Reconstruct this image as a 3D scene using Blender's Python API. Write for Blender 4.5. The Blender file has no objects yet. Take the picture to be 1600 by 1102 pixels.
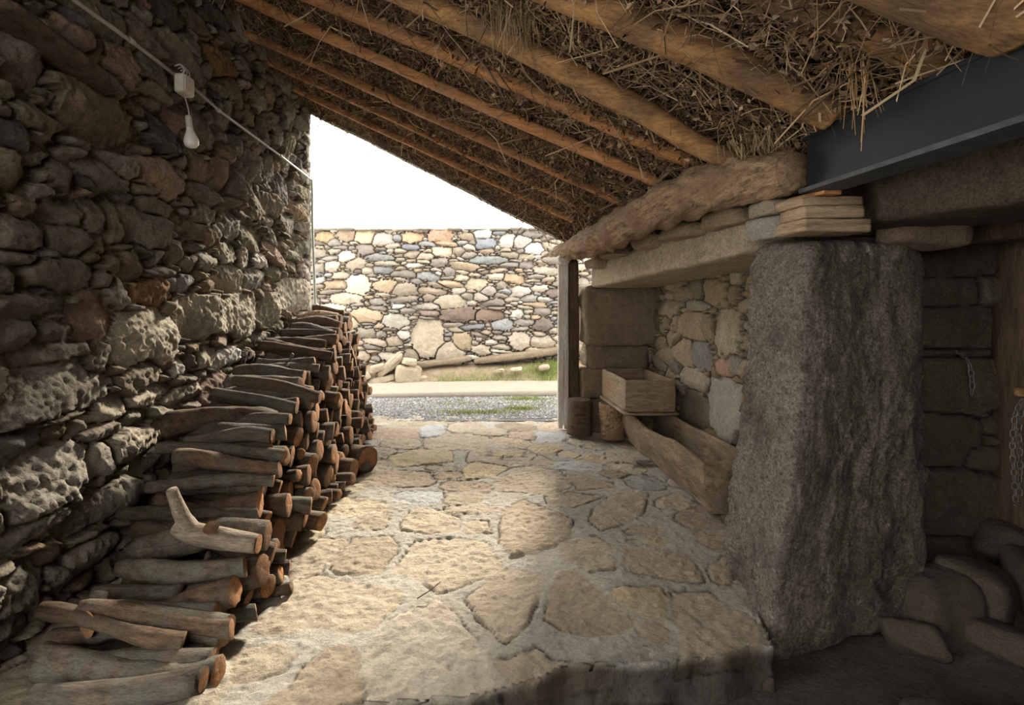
import bpy, math, random
import numpy as np
from mathutils import Vector, Matrix
D = bpy.data; S = bpy.context.scene; COL = S.collection

# ------------------------------------------------------------------ camera, sky, sun, exposure
FOC = 800.0; VX, VY = 730.0, 470.0; CAMZ = 1.5
cam_d = D.cameras.new('camera'); cam = D.objects.new('camera', cam_d); COL.objects.link(cam)
cam_d.sensor_width = 36.0; cam_d.sensor_fit = 'HORIZONTAL'; cam_d.lens = 36.0 * FOC / 1600
cam_d.shift_x = (800 - VX) / 1600; cam_d.shift_y = -(551 - VY) / 1600
cam_d.clip_start = 0.02; cam_d.clip_end = 200
cam.location = (0, 0, CAMZ); cam.rotation_euler = (math.pi / 2, 0, 0); S.camera = cam

w = D.worlds.new('World'); S.world = w; w.use_nodes = True
bg = w.node_tree.nodes['Background']; bg.inputs[0].default_value = (1.0, 0.965, 0.90, 1); bg.inputs[1].default_value = 1.9
sun_d = D.lights.new('sun', 'SUN'); sun_d.energy = 3.2; sun_d.angle = math.radians(7); sun_d.color = (1.0, 0.90, 0.74)
sun = D.objects.new('sun', sun_d); COL.objects.link(sun)
sun_from = Vector((0.22, 1.0, 0.58)).normalized()
sun.rotation_euler = sun_from.to_track_quat('Z', 'Y').to_euler(); sun.location = (1, 12, 8)
S.view_settings.view_transform = 'Standard'; S.view_settings.look = 'None'
S.view_settings.exposure = 1.9; S.view_settings.gamma = 1.0
try: S.view_settings.use_curve_mapping = False
except Exception: pass
S.cycles.max_bounces = 10; S.cycles.diffuse_bounces = 8

def P(px, py, d): return Vector(((px - VX) / FOC * d, d, CAMZ + (VY - py) / FOC * d))

# ------------------------------------------------------------------ noise
def _h(ix, iy, iz, seed):
    with np.errstate(over='ignore'):
        h = (ix.astype(np.int64) * 374761393 + iy.astype(np.int64) * 668265263 + iz.astype(np.int64) * 1274126177 + seed * 362437) & 0xFFFFFFFF
        h = ((h ^ (h >> 13)) * 1274126177) & 0xFFFFFFFF
        h = ((h ^ (h >> 16)) * 2246822519) & 0xFFFFFFFF
        h = h ^ (h >> 15)
    return (h & 0xFFFFFF) / float(0xFFFFFF)
def vn(x, y, z, seed=0):
    x, y, z = np.broadcast_arrays(np.asarray(x, float), np.asarray(y, float), np.asarray(z, float))
    ix, iy, iz = np.floor(x), np.floor(y), np.floor(z)
    fx, fy, fz = x - ix, y - iy, z - iz
    fx, fy, fz = [f * f * (3 - 2 * f) for f in (fx, fy, fz)]
    r = 0
    for a in (0, 1):
        for b in (0, 1):
            for c in (0, 1):
                r = r + _h(ix + a, iy + b, iz + c, seed) * (fx if a else 1 - fx) * (fy if b else 1 - fy) * (fz if c else 1 - fz)
    return r
def fbm(x, y, z, seed=0, octv=4, gain=0.5):
    r = 0; a = 1; t = 0; f = 1.0
    for o in range(octv):
        r = r + a * vn(x * f, y * f, z * f, seed + o * 17); t += a; a *= gain; f *= 2.03
    return r / t - 0.5
def sstep(a, b, x):
    t = np.clip((x - a) / (b - a), 0, 1); return t * t * (3 - 2 * t)

# ------------------------------------------------------------------ mesh helpers
def mk_mesh(name, V, Fs, col=None, smooth=True, mats=(), fmat=None):
    V = np.asarray(V, np.float32); me = D.meshes.new(name)
    if not isinstance(Fs, (list, tuple)): Fs = [Fs]
    Fs = [np.asarray(f, np.int32) for f in Fs if len(f)]
    me.vertices.add(len(V)); me.vertices.foreach_set('co', V.ravel())
    idx = np.concatenate([f.ravel() for f in Fs]); me.loops.add(len(idx)); me.loops.foreach_set('vertex_index', idx)
    tot = np.concatenate([np.full(len(f), f.shape[1], np.int32) for f in Fs])
    st = np.concatenate([[0], np.cumsum(tot)[:-1]]).astype(np.int32)
    me.polygons.add(len(tot)); me.polygons.foreach_set('loop_start', st)
    me.polygons.foreach_set('use_smooth', np.full(len(tot), smooth, bool))
    for m in mats: me.materials.append(m)
    if fmat is not None: me.polygons.foreach_set('material_index', np.asarray(fmat, np.int32))
    me.update(calc_edges=True)
    if col is not None:
        a = me.color_attributes.new('Col', 'FLOAT_COLOR', 'POINT')
        c = np.ones((len(V), 4), np.float32); c[:, :3] = col; a.data.foreach_set('color', c.ravel())
    return me
def obj(name, me, parent=None, loc=None):
    o = D.objects.new(name, me); COL.objects.link(o)
    if parent is not None: o.parent = parent
    if loc is not None: o.location = loc
    return o
def tag(o, label, cat, group=None):
    o['label'] = label; o['category'] = cat
    if group: o['group'] = group
    return o
def struct(o): o['kind'] = 'structure'; return o
def thing(name, label, cat, loc=(0, 0, 0), group=None):
    e = D.objects.new(name, None); COL.objects.link(e); e.location = loc; e.empty_display_size = .05
    return tag(e, label, cat, group)
def child(o, root):   # world-space mesh under a root: keep its place
    o.parent = root; o.matrix_parent_inverse = Matrix.Translation(-Vector(root.location)); return o
def merge(parts):
    Vs, Qs, n = [], [], 0
    for V, F in parts:
        Vs.append(np.asarray(V, float)); Qs.append(np.asarray(F) + n); n += len(V)
    return np.concatenate(Vs), np.concatenate(Qs)
def grid_faces(nx, ny, flip=False):
    i = np.arange(nx - 1)[None, :] + np.arange(ny - 1)[:, None] * nx
    a = i.ravel(); q = np.stack([a, a + 1, a + nx + 1, a + nx], 1)
    return q[:, ::-1] if flip else q

def hexa(c8, n=(4, 4, 4), p=8.0, amp=0.0, sc=6.0, seed=0, octv=4, aniso=(1, 1, 1)):
    """rounded, roughened block between eight corners c8[x][y][z]"""
    c = np.array(c8, float).reshape(2, 2, 2, 3); nx, ny, nz = n
    I, J, K = np.meshgrid(np.arange(nx + 1), np.arange(ny + 1), np.arange(nz + 1), indexing='ij')
    surf = (I == 0) | (I == nx) | (J == 0) | (J == ny) | (K == 0) | (K == nz)
    ids = -np.ones(I.shape, int); ids[surf] = np.arange(surf.sum())
    s = np.stack([I[surf] / nx * 2 - 1, J[surf] / ny * 2 - 1, K[surf] / nz * 2 - 1], 1)
    if p:
        nrm = (np.abs(s) ** p).sum(1) ** (1 / p); s2 = s * (np.abs(s).max(1) / nrm)[:, None]
        s2 = s2
    else: s2 = s
    t = (s2 + 1) / 2; V = 0
    for a in (0, 1):
        for b in (0, 1):
            for d in (0, 1):
                wgt = (t[:, 0] if a else 1 - t[:, 0]) * (t[:, 1] if b else 1 - t[:, 1]) * (t[:, 2] if d else 1 - t[:, 2])
                V = V + wgt[:, None] * c[a, b, d]
    if amp:
        e = [c[1].mean((0, 1)) - c[0].mean((0, 1)), c[:, 1].mean((0, 1)) - c[:, 0].mean((0, 1)), c[:, :, 1].mean((0, 1)) - c[:, :, 0].mean((0, 1))]
        e = [v / max(np.linalg.norm(v), 1e-6) for v in e]
        m = np.sign(s) * np.abs(s) ** 9; m /= np.linalg.norm(m, axis=1)[:, None]
        N = m[:, :1] * e[0] + m[:, 1:2] * e[1] + m[:, 2:] * e[2]
        q = V * sc * np.array(aniso)
        V = V + N * (amp * 2 * fbm(q[:, 0], q[:, 1], q[:, 2], seed, octv, .55))[:, None]
    F = []
    def face(A, flip):
        a, b, c_, d = A[:-1, :-1].ravel(), A[1:, :-1].ravel(), A[1:, 1:].ravel(), A[:-1, 1:].ravel()
        F.append(np.stack([a, d, c_, b] if flip else [a, b, c_, d], 1))
    face(ids[:, :, 0], True); face(ids[:, :, nz], False)
    face(ids[:, 0, :], False); face(ids[:, ny, :], True)
    face(ids[0], True); face(ids[nx], False)
    return V, np.concatenate(F)
def box8(x0, x1, y0, y1, z0, z1):
    return [[[(x, y, z) for z in (z0, z1)] for y in (y0, y1)] for x in (x0, x1)]
def tilt(V, c, ax, ang):
    M = np.array(Matrix.Rotation(ang, 3, ax)); c = np.array(c); return (V - c) @ M.T + c
def beam8(a, b, wd, ht, up=(0, 0, 1)):
    a, b = Vector(a), Vector(b); d = (b - a).normalized(); s = d.cross(Vector(up)).normalized(); u = s.cross(d).normalized()
    out = []
    for p0 in (a, b):
        out.append([[tuple(p0 + s * sx * wd / 2 + u * sz * ht / 2) for sz in (-1, 1)] for sx in (1, -1)])
    return out
def tube(pts, rad, ns=12, amp=0, sc=8, seed=0, cap=True, axn=1.0):
    pts = np.array(pts, float); rad = np.broadcast_to(np.array(rad, float), (len(pts),)); n = len(pts)
    T = np.gradient(pts, axis=0); T /= np.linalg.norm(T, axis=1)[:, None]
    ref = np.array([0, 0, 1.0]) if abs(T[:, 2]).mean() < .8 else np.array([1.0, 0, 0])
    A = np.cross(T, ref); A /= np.linalg.norm(A, axis=1)[:, None]; B = np.cross(A, T)
    th = np.arange(ns) / ns * 2 * math.pi
    R = np.cos(th)[None, :, None] * A[:, None] + np.sin(th)[None, :, None] * B[:, None]
    V = pts[:, None] + R * rad[:, None, None]
    if amp:
        L = np.concatenate([[0], np.cumsum(np.linalg.norm(np.diff(pts, axis=0), axis=1))])
        m = R * 1.2; q0, q1, q2 = m[..., 0], m[..., 1] , m[..., 2]
        nz = fbm(q0 * 2 + L[:, None] * sc * axn, q1 * 2 + 3, q2 * 2 + L[:, None] * sc * axn * .3, seed, 4, .6)
        V = V + R * (nz * 2 * amp * rad[:, None] )[..., None]
    V = V.reshape(-1, 3); F = []
    i = np.arange(n - 1)[:, None] * ns; j = np.arange(ns)[None, :]
    F = np.stack([(i + j), (i + (j + 1) % ns), (i + ns + (j + 1) % ns), (i + ns + j)], -1).reshape(-1, 4)
    if cap:
        V = np.concatenate([V, pts[:1], pts[-1:]]); k = n * ns; j = np.arange(0, ns, 2)
        c0 = np.stack([np.full(len(j), k), (j + 2) % ns, (j + 1) % ns, j], 1)
        b = (n - 1) * ns; c1 = np.stack([np.full(len(j), k + 1), b + j, b + (j + 1) % ns, b + (j + 2) % ns], 1)
        F = np.concatenate([F, c0, c1])
    return V, F
def spline(pts, n):
    pts = np.array(pts, float); m = len(pts); t = np.linspace(0, m - 1, n); out = []
    for tt in t:
        i = min(int(tt), m - 2); f = tt - i
        p0, p1, p2, p3 = pts[max(i - 1, 0)], pts[i], pts[i + 1], pts[min(i + 2, m - 1)]
        out.append(.5 * ((2 * p1) + (-p0 + p2) * f + (2 * p0 - 5 * p1 + 4 * p2 - p3) * f * f + (-p0 + 3 * p1 - 3 * p2 + p3) * f ** 3))
    return np.array(out)
def lathe(prof, ns=20):
    prof = np.array(prof, float); th = np.arange(ns) / ns * 2 * math.pi
    V = np.stack([prof[:, 0:1] * np.cos(th), prof[:, 0:1] * np.sin(th), np.repeat(prof[:, 1:2], ns, 1)], -1).reshape(-1, 3)
    i = np.arange(len(prof) - 1)[:, None] * ns; j = np.arange(ns)[None, :]
    return V, np.stack([(i + j), (i + (j + 1) % ns), (i + ns + (j + 1) % ns), (i + ns + j)], -1).reshape(-1, 4)
def torus(R1, R2, st, n1=14, n2=6):
    a = np.arange(n1) / n1 * 2 * math.pi; b = np.arange(n2) / n2 * 2 * math.pi; A, B = np.meshgrid(a, b, indexing='ij')
    V = np.stack([(R1 + R2 * np.cos(B)) * np.cos(A), R2 * np.sin(B), (R1 + R2 * np.cos(B)) * np.sin(A) + np.sign(np.sin(A)) * st], -1).reshape(-1, 3)
    i = np.arange(n1)[:, None]; j = np.arange(n2)[None, :]
    return V, np.stack([i * n2 + j, i * n2 + (j + 1) % n2, ((i + 1) % n1) * n2 + (j + 1) % n2, ((i + 1) % n1) * n2 + j], -1).reshape(-1, 4)

# ------------------------------------------------------------------ materials
def new_mat(name, rough=.9, spec=.2):
    m = D.materials.new(name); m.use_nodes = True; nt = m.node_tree; b = nt.nodes['Principled BSDF']
    b.inputs['Roughness'].default_value = rough
    b.inputs['Specular IOR Level'].default_value = spec
    return m, nt, b
def N(nt, t, **kw):
    n = nt.nodes.new(t)
    for k, v in kw.items():
        if hasattr(n, k): setattr(n, k, v)
    return n
def mixcol(nt, a, b, fac, mode='MIX'):
    n = nt.nodes.new('ShaderNodeMix'); n.data_type = 'RGBA'; n.blend_type = mode
    for s, v in ((0, fac), (6, a), (7, b)):
        if isinstance(v, (int, float)): n.inputs[s].default_value = v
        elif isinstance(v, tuple): n.inputs[s].default_value = (*v, 1)
        else: nt.links.new(v, n.inputs[s])
    return n.outputs[2]
def ramp(nt, src, stops):
    r = nt.nodes.new('ShaderNodeValToRGB'); e = r.color_ramp.elements
    while len(e) < len(stops): e.new(.5)
    for k, (p, c) in enumerate(stops):
        e[k].position = p; e[k].color = (*c, 1) if isinstance(c, tuple) else (c, c, c, 1)
    nt.links.new(src, r.inputs[0]); return r.outputs[0]
def noise(nt, scale, det=6, rough=.6, vec=None, mp=None):
    n = nt.nodes.new('ShaderNodeTexNoise'); n.inputs['Scale'].default_value = scale
    n.inputs['Detail'].default_value = det; n.inputs['Roughness'].default_value = rough
    if vec is None:
        tc = nt.nodes.new('ShaderNodeTexCoord'); vec = tc.outputs['Object']
    if mp:
        m = nt.nodes.new('ShaderNodeMapping'); m.inputs['Scale'].default_value = mp; nt.links.new(vec, m.inputs[0]); vec = m.outputs[0]
    nt.links.new(vec, n.inputs['Vector']); return n.outputs[0]
def bump(nt, b, srcs):
    prev = None
    for src, st, dist in srcs:
        n = nt.nodes.new('ShaderNodeBump'); n.inputs['Strength'].default_value = st; n.inputs['Distance'].default_value = dist
        nt.links.new(src, n.inputs['Height'])
        if prev: nt.links.new(prev, n.inputs['Normal'])
        prev = n.outputs[0]
    nt.links.new(prev, b.inputs['Normal'])
def stone_mat(name, base=None, var=.35, grain=(90, .6), bmp=.9, mid=14, dark=(.10, .085, .07), stain=.35, speck=.0, mp=None, dist=.012):
    m, nt, b = new_mat(name, .92, .15)
    if base is None:
        a = nt.nodes.new('ShaderNodeAttribute'); a.attribute_name = 'Col'; c = a.outputs['Color']
    else: c = mixcol(nt, base, base, 0.0)
    n1 = noise(nt, mid, 8, .68, mp=mp); n2 = noise(nt, grain[0], 5, .7); n3 = noise(nt, 2.7, 5, .6); n4 = noise(nt, grain[0] * .45, 6, .7)
    k = ramp(nt, n1, [(.25, 1 - var), (.5, 1.0), (.78, 1 + var * .6)])
    c = mixcol(nt, c, k, 1.0, 'MULTIPLY')
    k2 = ramp(nt, n2, [(.3, 1 - grain[1]), (.52, 1.0), (.75, 1 + grain[1])])
    c = mixcol(nt, c, k2, 1.0, 'MULTIPLY')
    f = ramp(nt, n3, [(.48, 0.0), (.72, stain)])
    c = mixcol(nt, c, dark, f)
    nt.links.new(c, b.inputs['Base Color'])
    bump(nt, b, [(n1, bmp, dist * 1.6), (n4, bmp, .010), (n2, bmp, .005)])
    return m
def wood_mat(name, c1, c2, c3=None, ax=(1, 1, 1), scale=6, bmp=.5, rough=.8, rnd=0.0, knots=0):
    """c1 dark grain, c2 main colour; ax small along the grain"""
    m, nt, b = new_mat(name, rough, .25)
    tc = nt.nodes.new('ShaderNodeTexCoord'); v = tc.outputs['Object']
    n1 = noise(nt, scale, 8, .65, v, ax); n2 = noise(nt, scale * .25, 4, .5, v); n3 = noise(nt, scale * 5, 5, .6, v, ax)
    c = ramp(nt, n1, [(.3, c1), (.6, c2)])
    if c3: c = mixcol(nt, c, c3, ramp(nt, n2, [(.42, 0.0), (.62, .85)]))
    c = mixcol(nt, c, ramp(nt, n3, [(.3, .6), (.6, 1.1)]), 1.0, 'MULTIPLY')
    if rnd:
        oi = nt.nodes.new('ShaderNodeObjectInfo'); k = ramp(nt, oi.outputs['Random'], [(0, (1 - rnd,) * 3), (1, (1 + rnd,) * 3)])
        c = mixcol(nt, c, k, 1.0, 'MULTIPLY')
    nt.links.new(c, b.inputs['Base Color']); bump(nt, b, [(n1, bmp, .014), (n3, bmp, .005)])
    return m
def flat_mat(name, c, rough=.6, metal=0, var=.15, scale=20):
    m, nt, b = new_mat(name, rough, .4); n = noise(nt, scale, 5, .6)
    cc = mixcol(nt, c, ramp(nt, n, [(.3, 1 - var), (.7, 1 + var)]), 1.0, 'MULTIPLY')
    nt.links.new(cc, b.inputs['Base Color']); b.inputs['Metallic'].default_value = metal
    bump(nt, b, [(n, .2, .001)]); return m

M = {}
M['wall_left'] = stone_mat('rubble_wall_stone', None, .30, (70, .35), .9, 16, (.09, .075, .05), .45)
M['wall_far'] = stone_mat('far_rubble_stone', None, .28, (60, .25), .7, 12, (.16, .12, .08), .3)  # far garden wall stone, tones come from its vertex colours
M['wall_niche'] = stone_mat('niche_stone', None, .30, (80, .35), .8, 18, (.10, .08, .05), .3)
M['floor'] = stone_mat('flagstone', None, .24, (55, .22), .9, 11, (.26, .20, .13), .35, mp=(1, 1.6, 1), dist=.014)
M['granite'] = stone_mat('rough_granite', (.285, .245, .205), .55, (75, .7), 1.0, 22, (.07, .055, .045), .8, dist=.03)
M['lintel'] = stone_mat('weathered_granite', (.40, .33, .235), .45, (85, .5), .9, 20, (.13, .10, .06), .4)
M['pier'] = stone_mat('brown_granite', (.21, .165, .115), .35, (90, .4), .8, 16, (.08, .06, .04), .4)
M['beamstone'] = stone_mat('dark_speckled_granite', (.125, .098, .068), .4, (80, .6), 1.0, 18, (.05, .04, .03), .5)
M['darkground'] = stone_mat('lower_ground_stone', (.10, .085, .075), .4, (60, .35), .9, 8, (.05, .045, .045), .6)
M['path'] = stone_mat('concrete_path', (.31, .275, .225), .15, (80, .15), .4, 7, (.3, .26, .2), .3)
M['gravel_base'] = stone_mat('gravel_bed', (.22, .215, .21), .4, (120, .5), .9, 60, (.15, .14, .12), .3)
M['soil'] = stone_mat('verge_soil', (.26, .20, .14), .35, (90, .4), .9, 14, (.10, .12, .05), .4)
M['vcol'] = stone_mat('loose_stone', None, .3, (90, .3), .8, 20, (.12, .1, .07), .25)
M['bark'] = wood_mat('bark', (.040, .031, .025), (.155, .120, .090), (.13, .13, .105), (.35, 1.3, 1.3), 26, 1.0, .9, .3)
M['bark2'] = wood_mat('brown_bark', (.04, .026, .017), (.17, .11, .068), (.12, .095, .07), (.3, 1.3, 1.3), 24, 1.0, .9, .3)
M['palebark'] = wood_mat('pale_bark', (.16, .12, .09), (.36, .29, .22), (.24, .20, .15), (.3, 1.3, 1.3), 20, 1.0, .85)
M['cut'] = wood_mat('cut_wood', (.13, .058, .024), (.37, .175, .072), (.21, .12, .065), (1, 1, 1), 26, .5, .75, .45)
M['joist'] = wood_mat('sawn_joist', (.26, .11, .04), (.60, .29, .115), (.40, .20, .09), (.3, 3, 3), 9, .4, .7, .15)
M['pole'] = wood_mat('peeled_pole', (.11, .055, .022), (.44, .24, .095), (.13, .085, .05), (.35, 2, 2), 9, .8, .75, .12)
M['purlin'] = wood_mat('knotted_log', (.07, .04, .022), (.38, .265, .16), (.22, .14, .085), (2.2, .35, 2.2), 16, 1.0, .85)
M['grey'] = wood_mat('grey_weathered_wood', (.46, .43, .39), (.74, .71, .66), (.54, .49, .42), (3, 3, .3), 10, .7, .85)
M['crate'] = wood_mat('crate_wood', (.13, .095, .06), (.30, .235, .165), (.22, .15, .09), (.6, .6, 4), 9, .5, .85)
M['trough'] = wood_mat('old_trough_wood', (.08, .055, .033), (.30, .22, .145), (.18, .14, .10), (2, .4, 2), 12, 1.0, .9)
M['brownwood'] = wood_mat('brown_timber', (.04, .028, .018), (.12, .08, .05), None, (2, 2, .3), 10, .6, .85)
M['block'] = wood_mat('sawn_block', (.20, .14, .085), (.42, .31, .20), None, (.4, .4, 4), 12, .5, .8)
M['steel'] = flat_mat('painted_steel', (.007, .010, .014), .55, .0, .25, 9)
M['lightersteel'] = flat_mat('lighter_steel_flange', (.05, .055, .06), .6, 0, .4, 14)  # lighter steel tone for the bottom flange
M['pvc'] = flat_mat('grey_conduit', (.40, .38, .34), .6, 0, .12, 30)
M['greenpipe'] = flat_mat('green_grey_pipe', (.42, .46, .40), .55, 0, .12, 30)
M['boxplastic'] = flat_mat('junction_plastic', (.55, .50, .42), .6, 0, .15, 40)
M['white'] = flat_mat('bulb_white', (.80, .76, .70), .3, 0, .03, 10)
M['iron'] = flat_mat('chain_iron', (.22, .21, .20), .5, .6, .3, 60)
M['wire'] = flat_mat('white_cable', (.45, .42, .38), .6, 0, .1, 20)
M['deck'] = flat_mat('roof_boards', (.030, .020, .013), .95, 0, .4, 12)
mm, nt, b = new_mat('dry_brush', .9, .15); a = nt.nodes.new('ShaderNodeAttribute'); a.attribute_name = 'Col'
nt.links.new(a.outputs['Color'], b.inputs['Base Color']); M['brush'] = mm
mm, nt, b = new_mat('grass_blades', .8, .2); a = nt.nodes.new('ShaderNodeAttribute'); a.attribute_name = 'Col'
nt.links.new(a.outputs['Color'], b.inputs['Base Color']); M['grass'] = mm

# ------------------------------------------------------------------ rubble masonry height fields
def polysd(x, y, P_):
    d = np.full(x.shape, 1e9); ins = np.zeros(x.shape, bool); n = len(P_)
    for k in range(n):
        ax, ay = P_[k]; bx, by = P_[(k + 1) % n]; ex_, ey_ = bx - ax, by - ay
        t = np.clip(((x - ax) * ex_ + (y - ay) * ey_) / (ex_ * ex_ + ey_ * ey_), 0, 1)
        d = np.minimum(d, np.hypot(x - ax - ex_ * t, y - ay - ey_ * t))
        ins ^= ((ay > y) != (by > y)) & (x < (bx - ax) * (y - ay) / (by - ay + 1e-12) + ax)
    return np.where(ins, -d, d)
def pack(W, H, hand, rng, sizes, asp, rotj, tries, cell=.02):
    gx, gy = int(W / cell) + 1, int(H / cell) + 1; occ = np.zeros((gy, gx), bool); st = []
    yy, xx = np.mgrid[0:gy, 0:gx] * cell
    def mark(s, k):
        cx, cy, a, b, r = s[:5]; R = max(a, b) * 1.1; i0, i1 = max(int((cx - R) / cell), 0), min(int((cx + R) / cell) + 2, gx); j0, j1 = max(int((cy - R) / cell), 0), min(int((cy + R) / cell) + 2, gy)
        if i0 >= i1 or j0 >= j1: return
        dx, dy = xx[j0:j1, i0:i1] - cx, yy[j0:j1, i0:i1] - cy; c, s_ = math.cos(r), math.sin(r)
        u, v = (dx * c + dy * s_) / a, (-dx * s_ + dy * c) / b
        if len(s) > 6: occ[j0:j1, i0:i1] |= polysd(dx, dy, s[6]) < .03; return
        occ[j0:j1, i0:i1] |= (np.abs(u) ** 2.5 + np.abs(v) ** 2.5) < k
    for h in hand: st.append(h); mark(h, .95)
    th = np.arange(8) / 8 * 2 * math.pi
    for sz, nt_ in zip(sizes, tries):
        for _ in range(nt_):
            cx, cy = rng.uniform(0, W), rng.uniform(0, H)
            if occ[int(cy / cell), int(cx / cell)]: continue
            q = rng.uniform(*asp); a = sz * rng.uniform(.8, 1.25) * math.sqrt(q); b = sz * rng.uniform(.8, 1.2) / math.sqrt(q); r = rng.gauss(0, rotj); ok = True
            for k in (.45, .88):
                X = cx + k * (a * np.cos(th) * math.cos(r) - b * np.sin(th) * math.sin(r)); Y = cy + k * (a * np.cos(th) * math.sin(r) + b * np.sin(th) * math.cos(r))
                ii = (X / cell).astype(int); jj = (Y / cell).astype(int); ins = (ii >= 0) & (ii < gx) & (jj >= 0) & (jj < gy)
                if occ[jj[ins], ii[ins]].any(): ok = False; break
            if ok: s = (cx, cy, a, b, r, None); st.append(s); mark(s, .9)
    return st
def field(U, V, st, warp=.02, wsc=7, p=2.6, seed=1):
    Uw = U + warp * 2 * fbm(U * wsc, V * wsc, 0, seed, 3); Vw = V + warp * 2 * fbm(U * wsc, V * wsc, 9.3, seed + 5, 3)
    d1 = np.full(U.shape, 9.0); d2 = np.full(U.shape, 9.0); ix = np.zeros(U.shape, int)
    u0, v0 = U[0, 0], V[0, 0]; du, dv = U[0, 1] - U[0, 0], V[1, 0] - V[0, 0]
    for k, s in enumerate(st):
        cx, cy, a, b, r = s[:5]; R = max(a, b) * 1.75 + warp
        i0, i1 = max(int((cx - R - u0) / du), 0), min(int((cx + R - u0) / du) + 2, U.shape[1]); j0, j1 = max(int((cy - R - v0) / dv), 0), min(int((cy + R - v0) / dv) + 2, U.shape[0])
        if i0 >= i1 or j0 >= j1: continue
        dx, dy = Uw[j0:j1, i0:i1] - cx, Vw[j0:j1, i0:i1] - cy; c, sn = math.cos(r), math.sin(r)
        if len(s) > 6: d = np.maximum(1.10 + polysd(dx, dy, s[6]) / .15, .02)
        else: d = (np.abs((dx * c + dy * sn) / a) ** p + np.abs((-dx * sn + dy * c) / b) ** p) ** (1 / p)
        A, B, I = d1[j0:j1, i0:i1], d2[j0:j1, i0:i1], ix[j0:j1, i0:i1]
        n1 = d < A; B[:] = np.where(n1, A, np.minimum(B, d)); I[:] = np.where(n1, k, I); A[:] = np.where(n1, d, A)
    return d1, d2, ix
def palette(rng, pal, n):
    w_ = np.array([p_[1] for p_ in pal], float); w_ /= w_.sum(); out = []
    for _ in range(n):
        c = np.array(pal[np.searchsorted(np.cumsum(w_), rng.random() * .9999)][0]); out.append(c * rng.uniform(.78, 1.2) * np.array([rng.uniform(.95, 1.05), 1, rng.uniform(.93, 1.05)]))
    return np.array(out)
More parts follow.
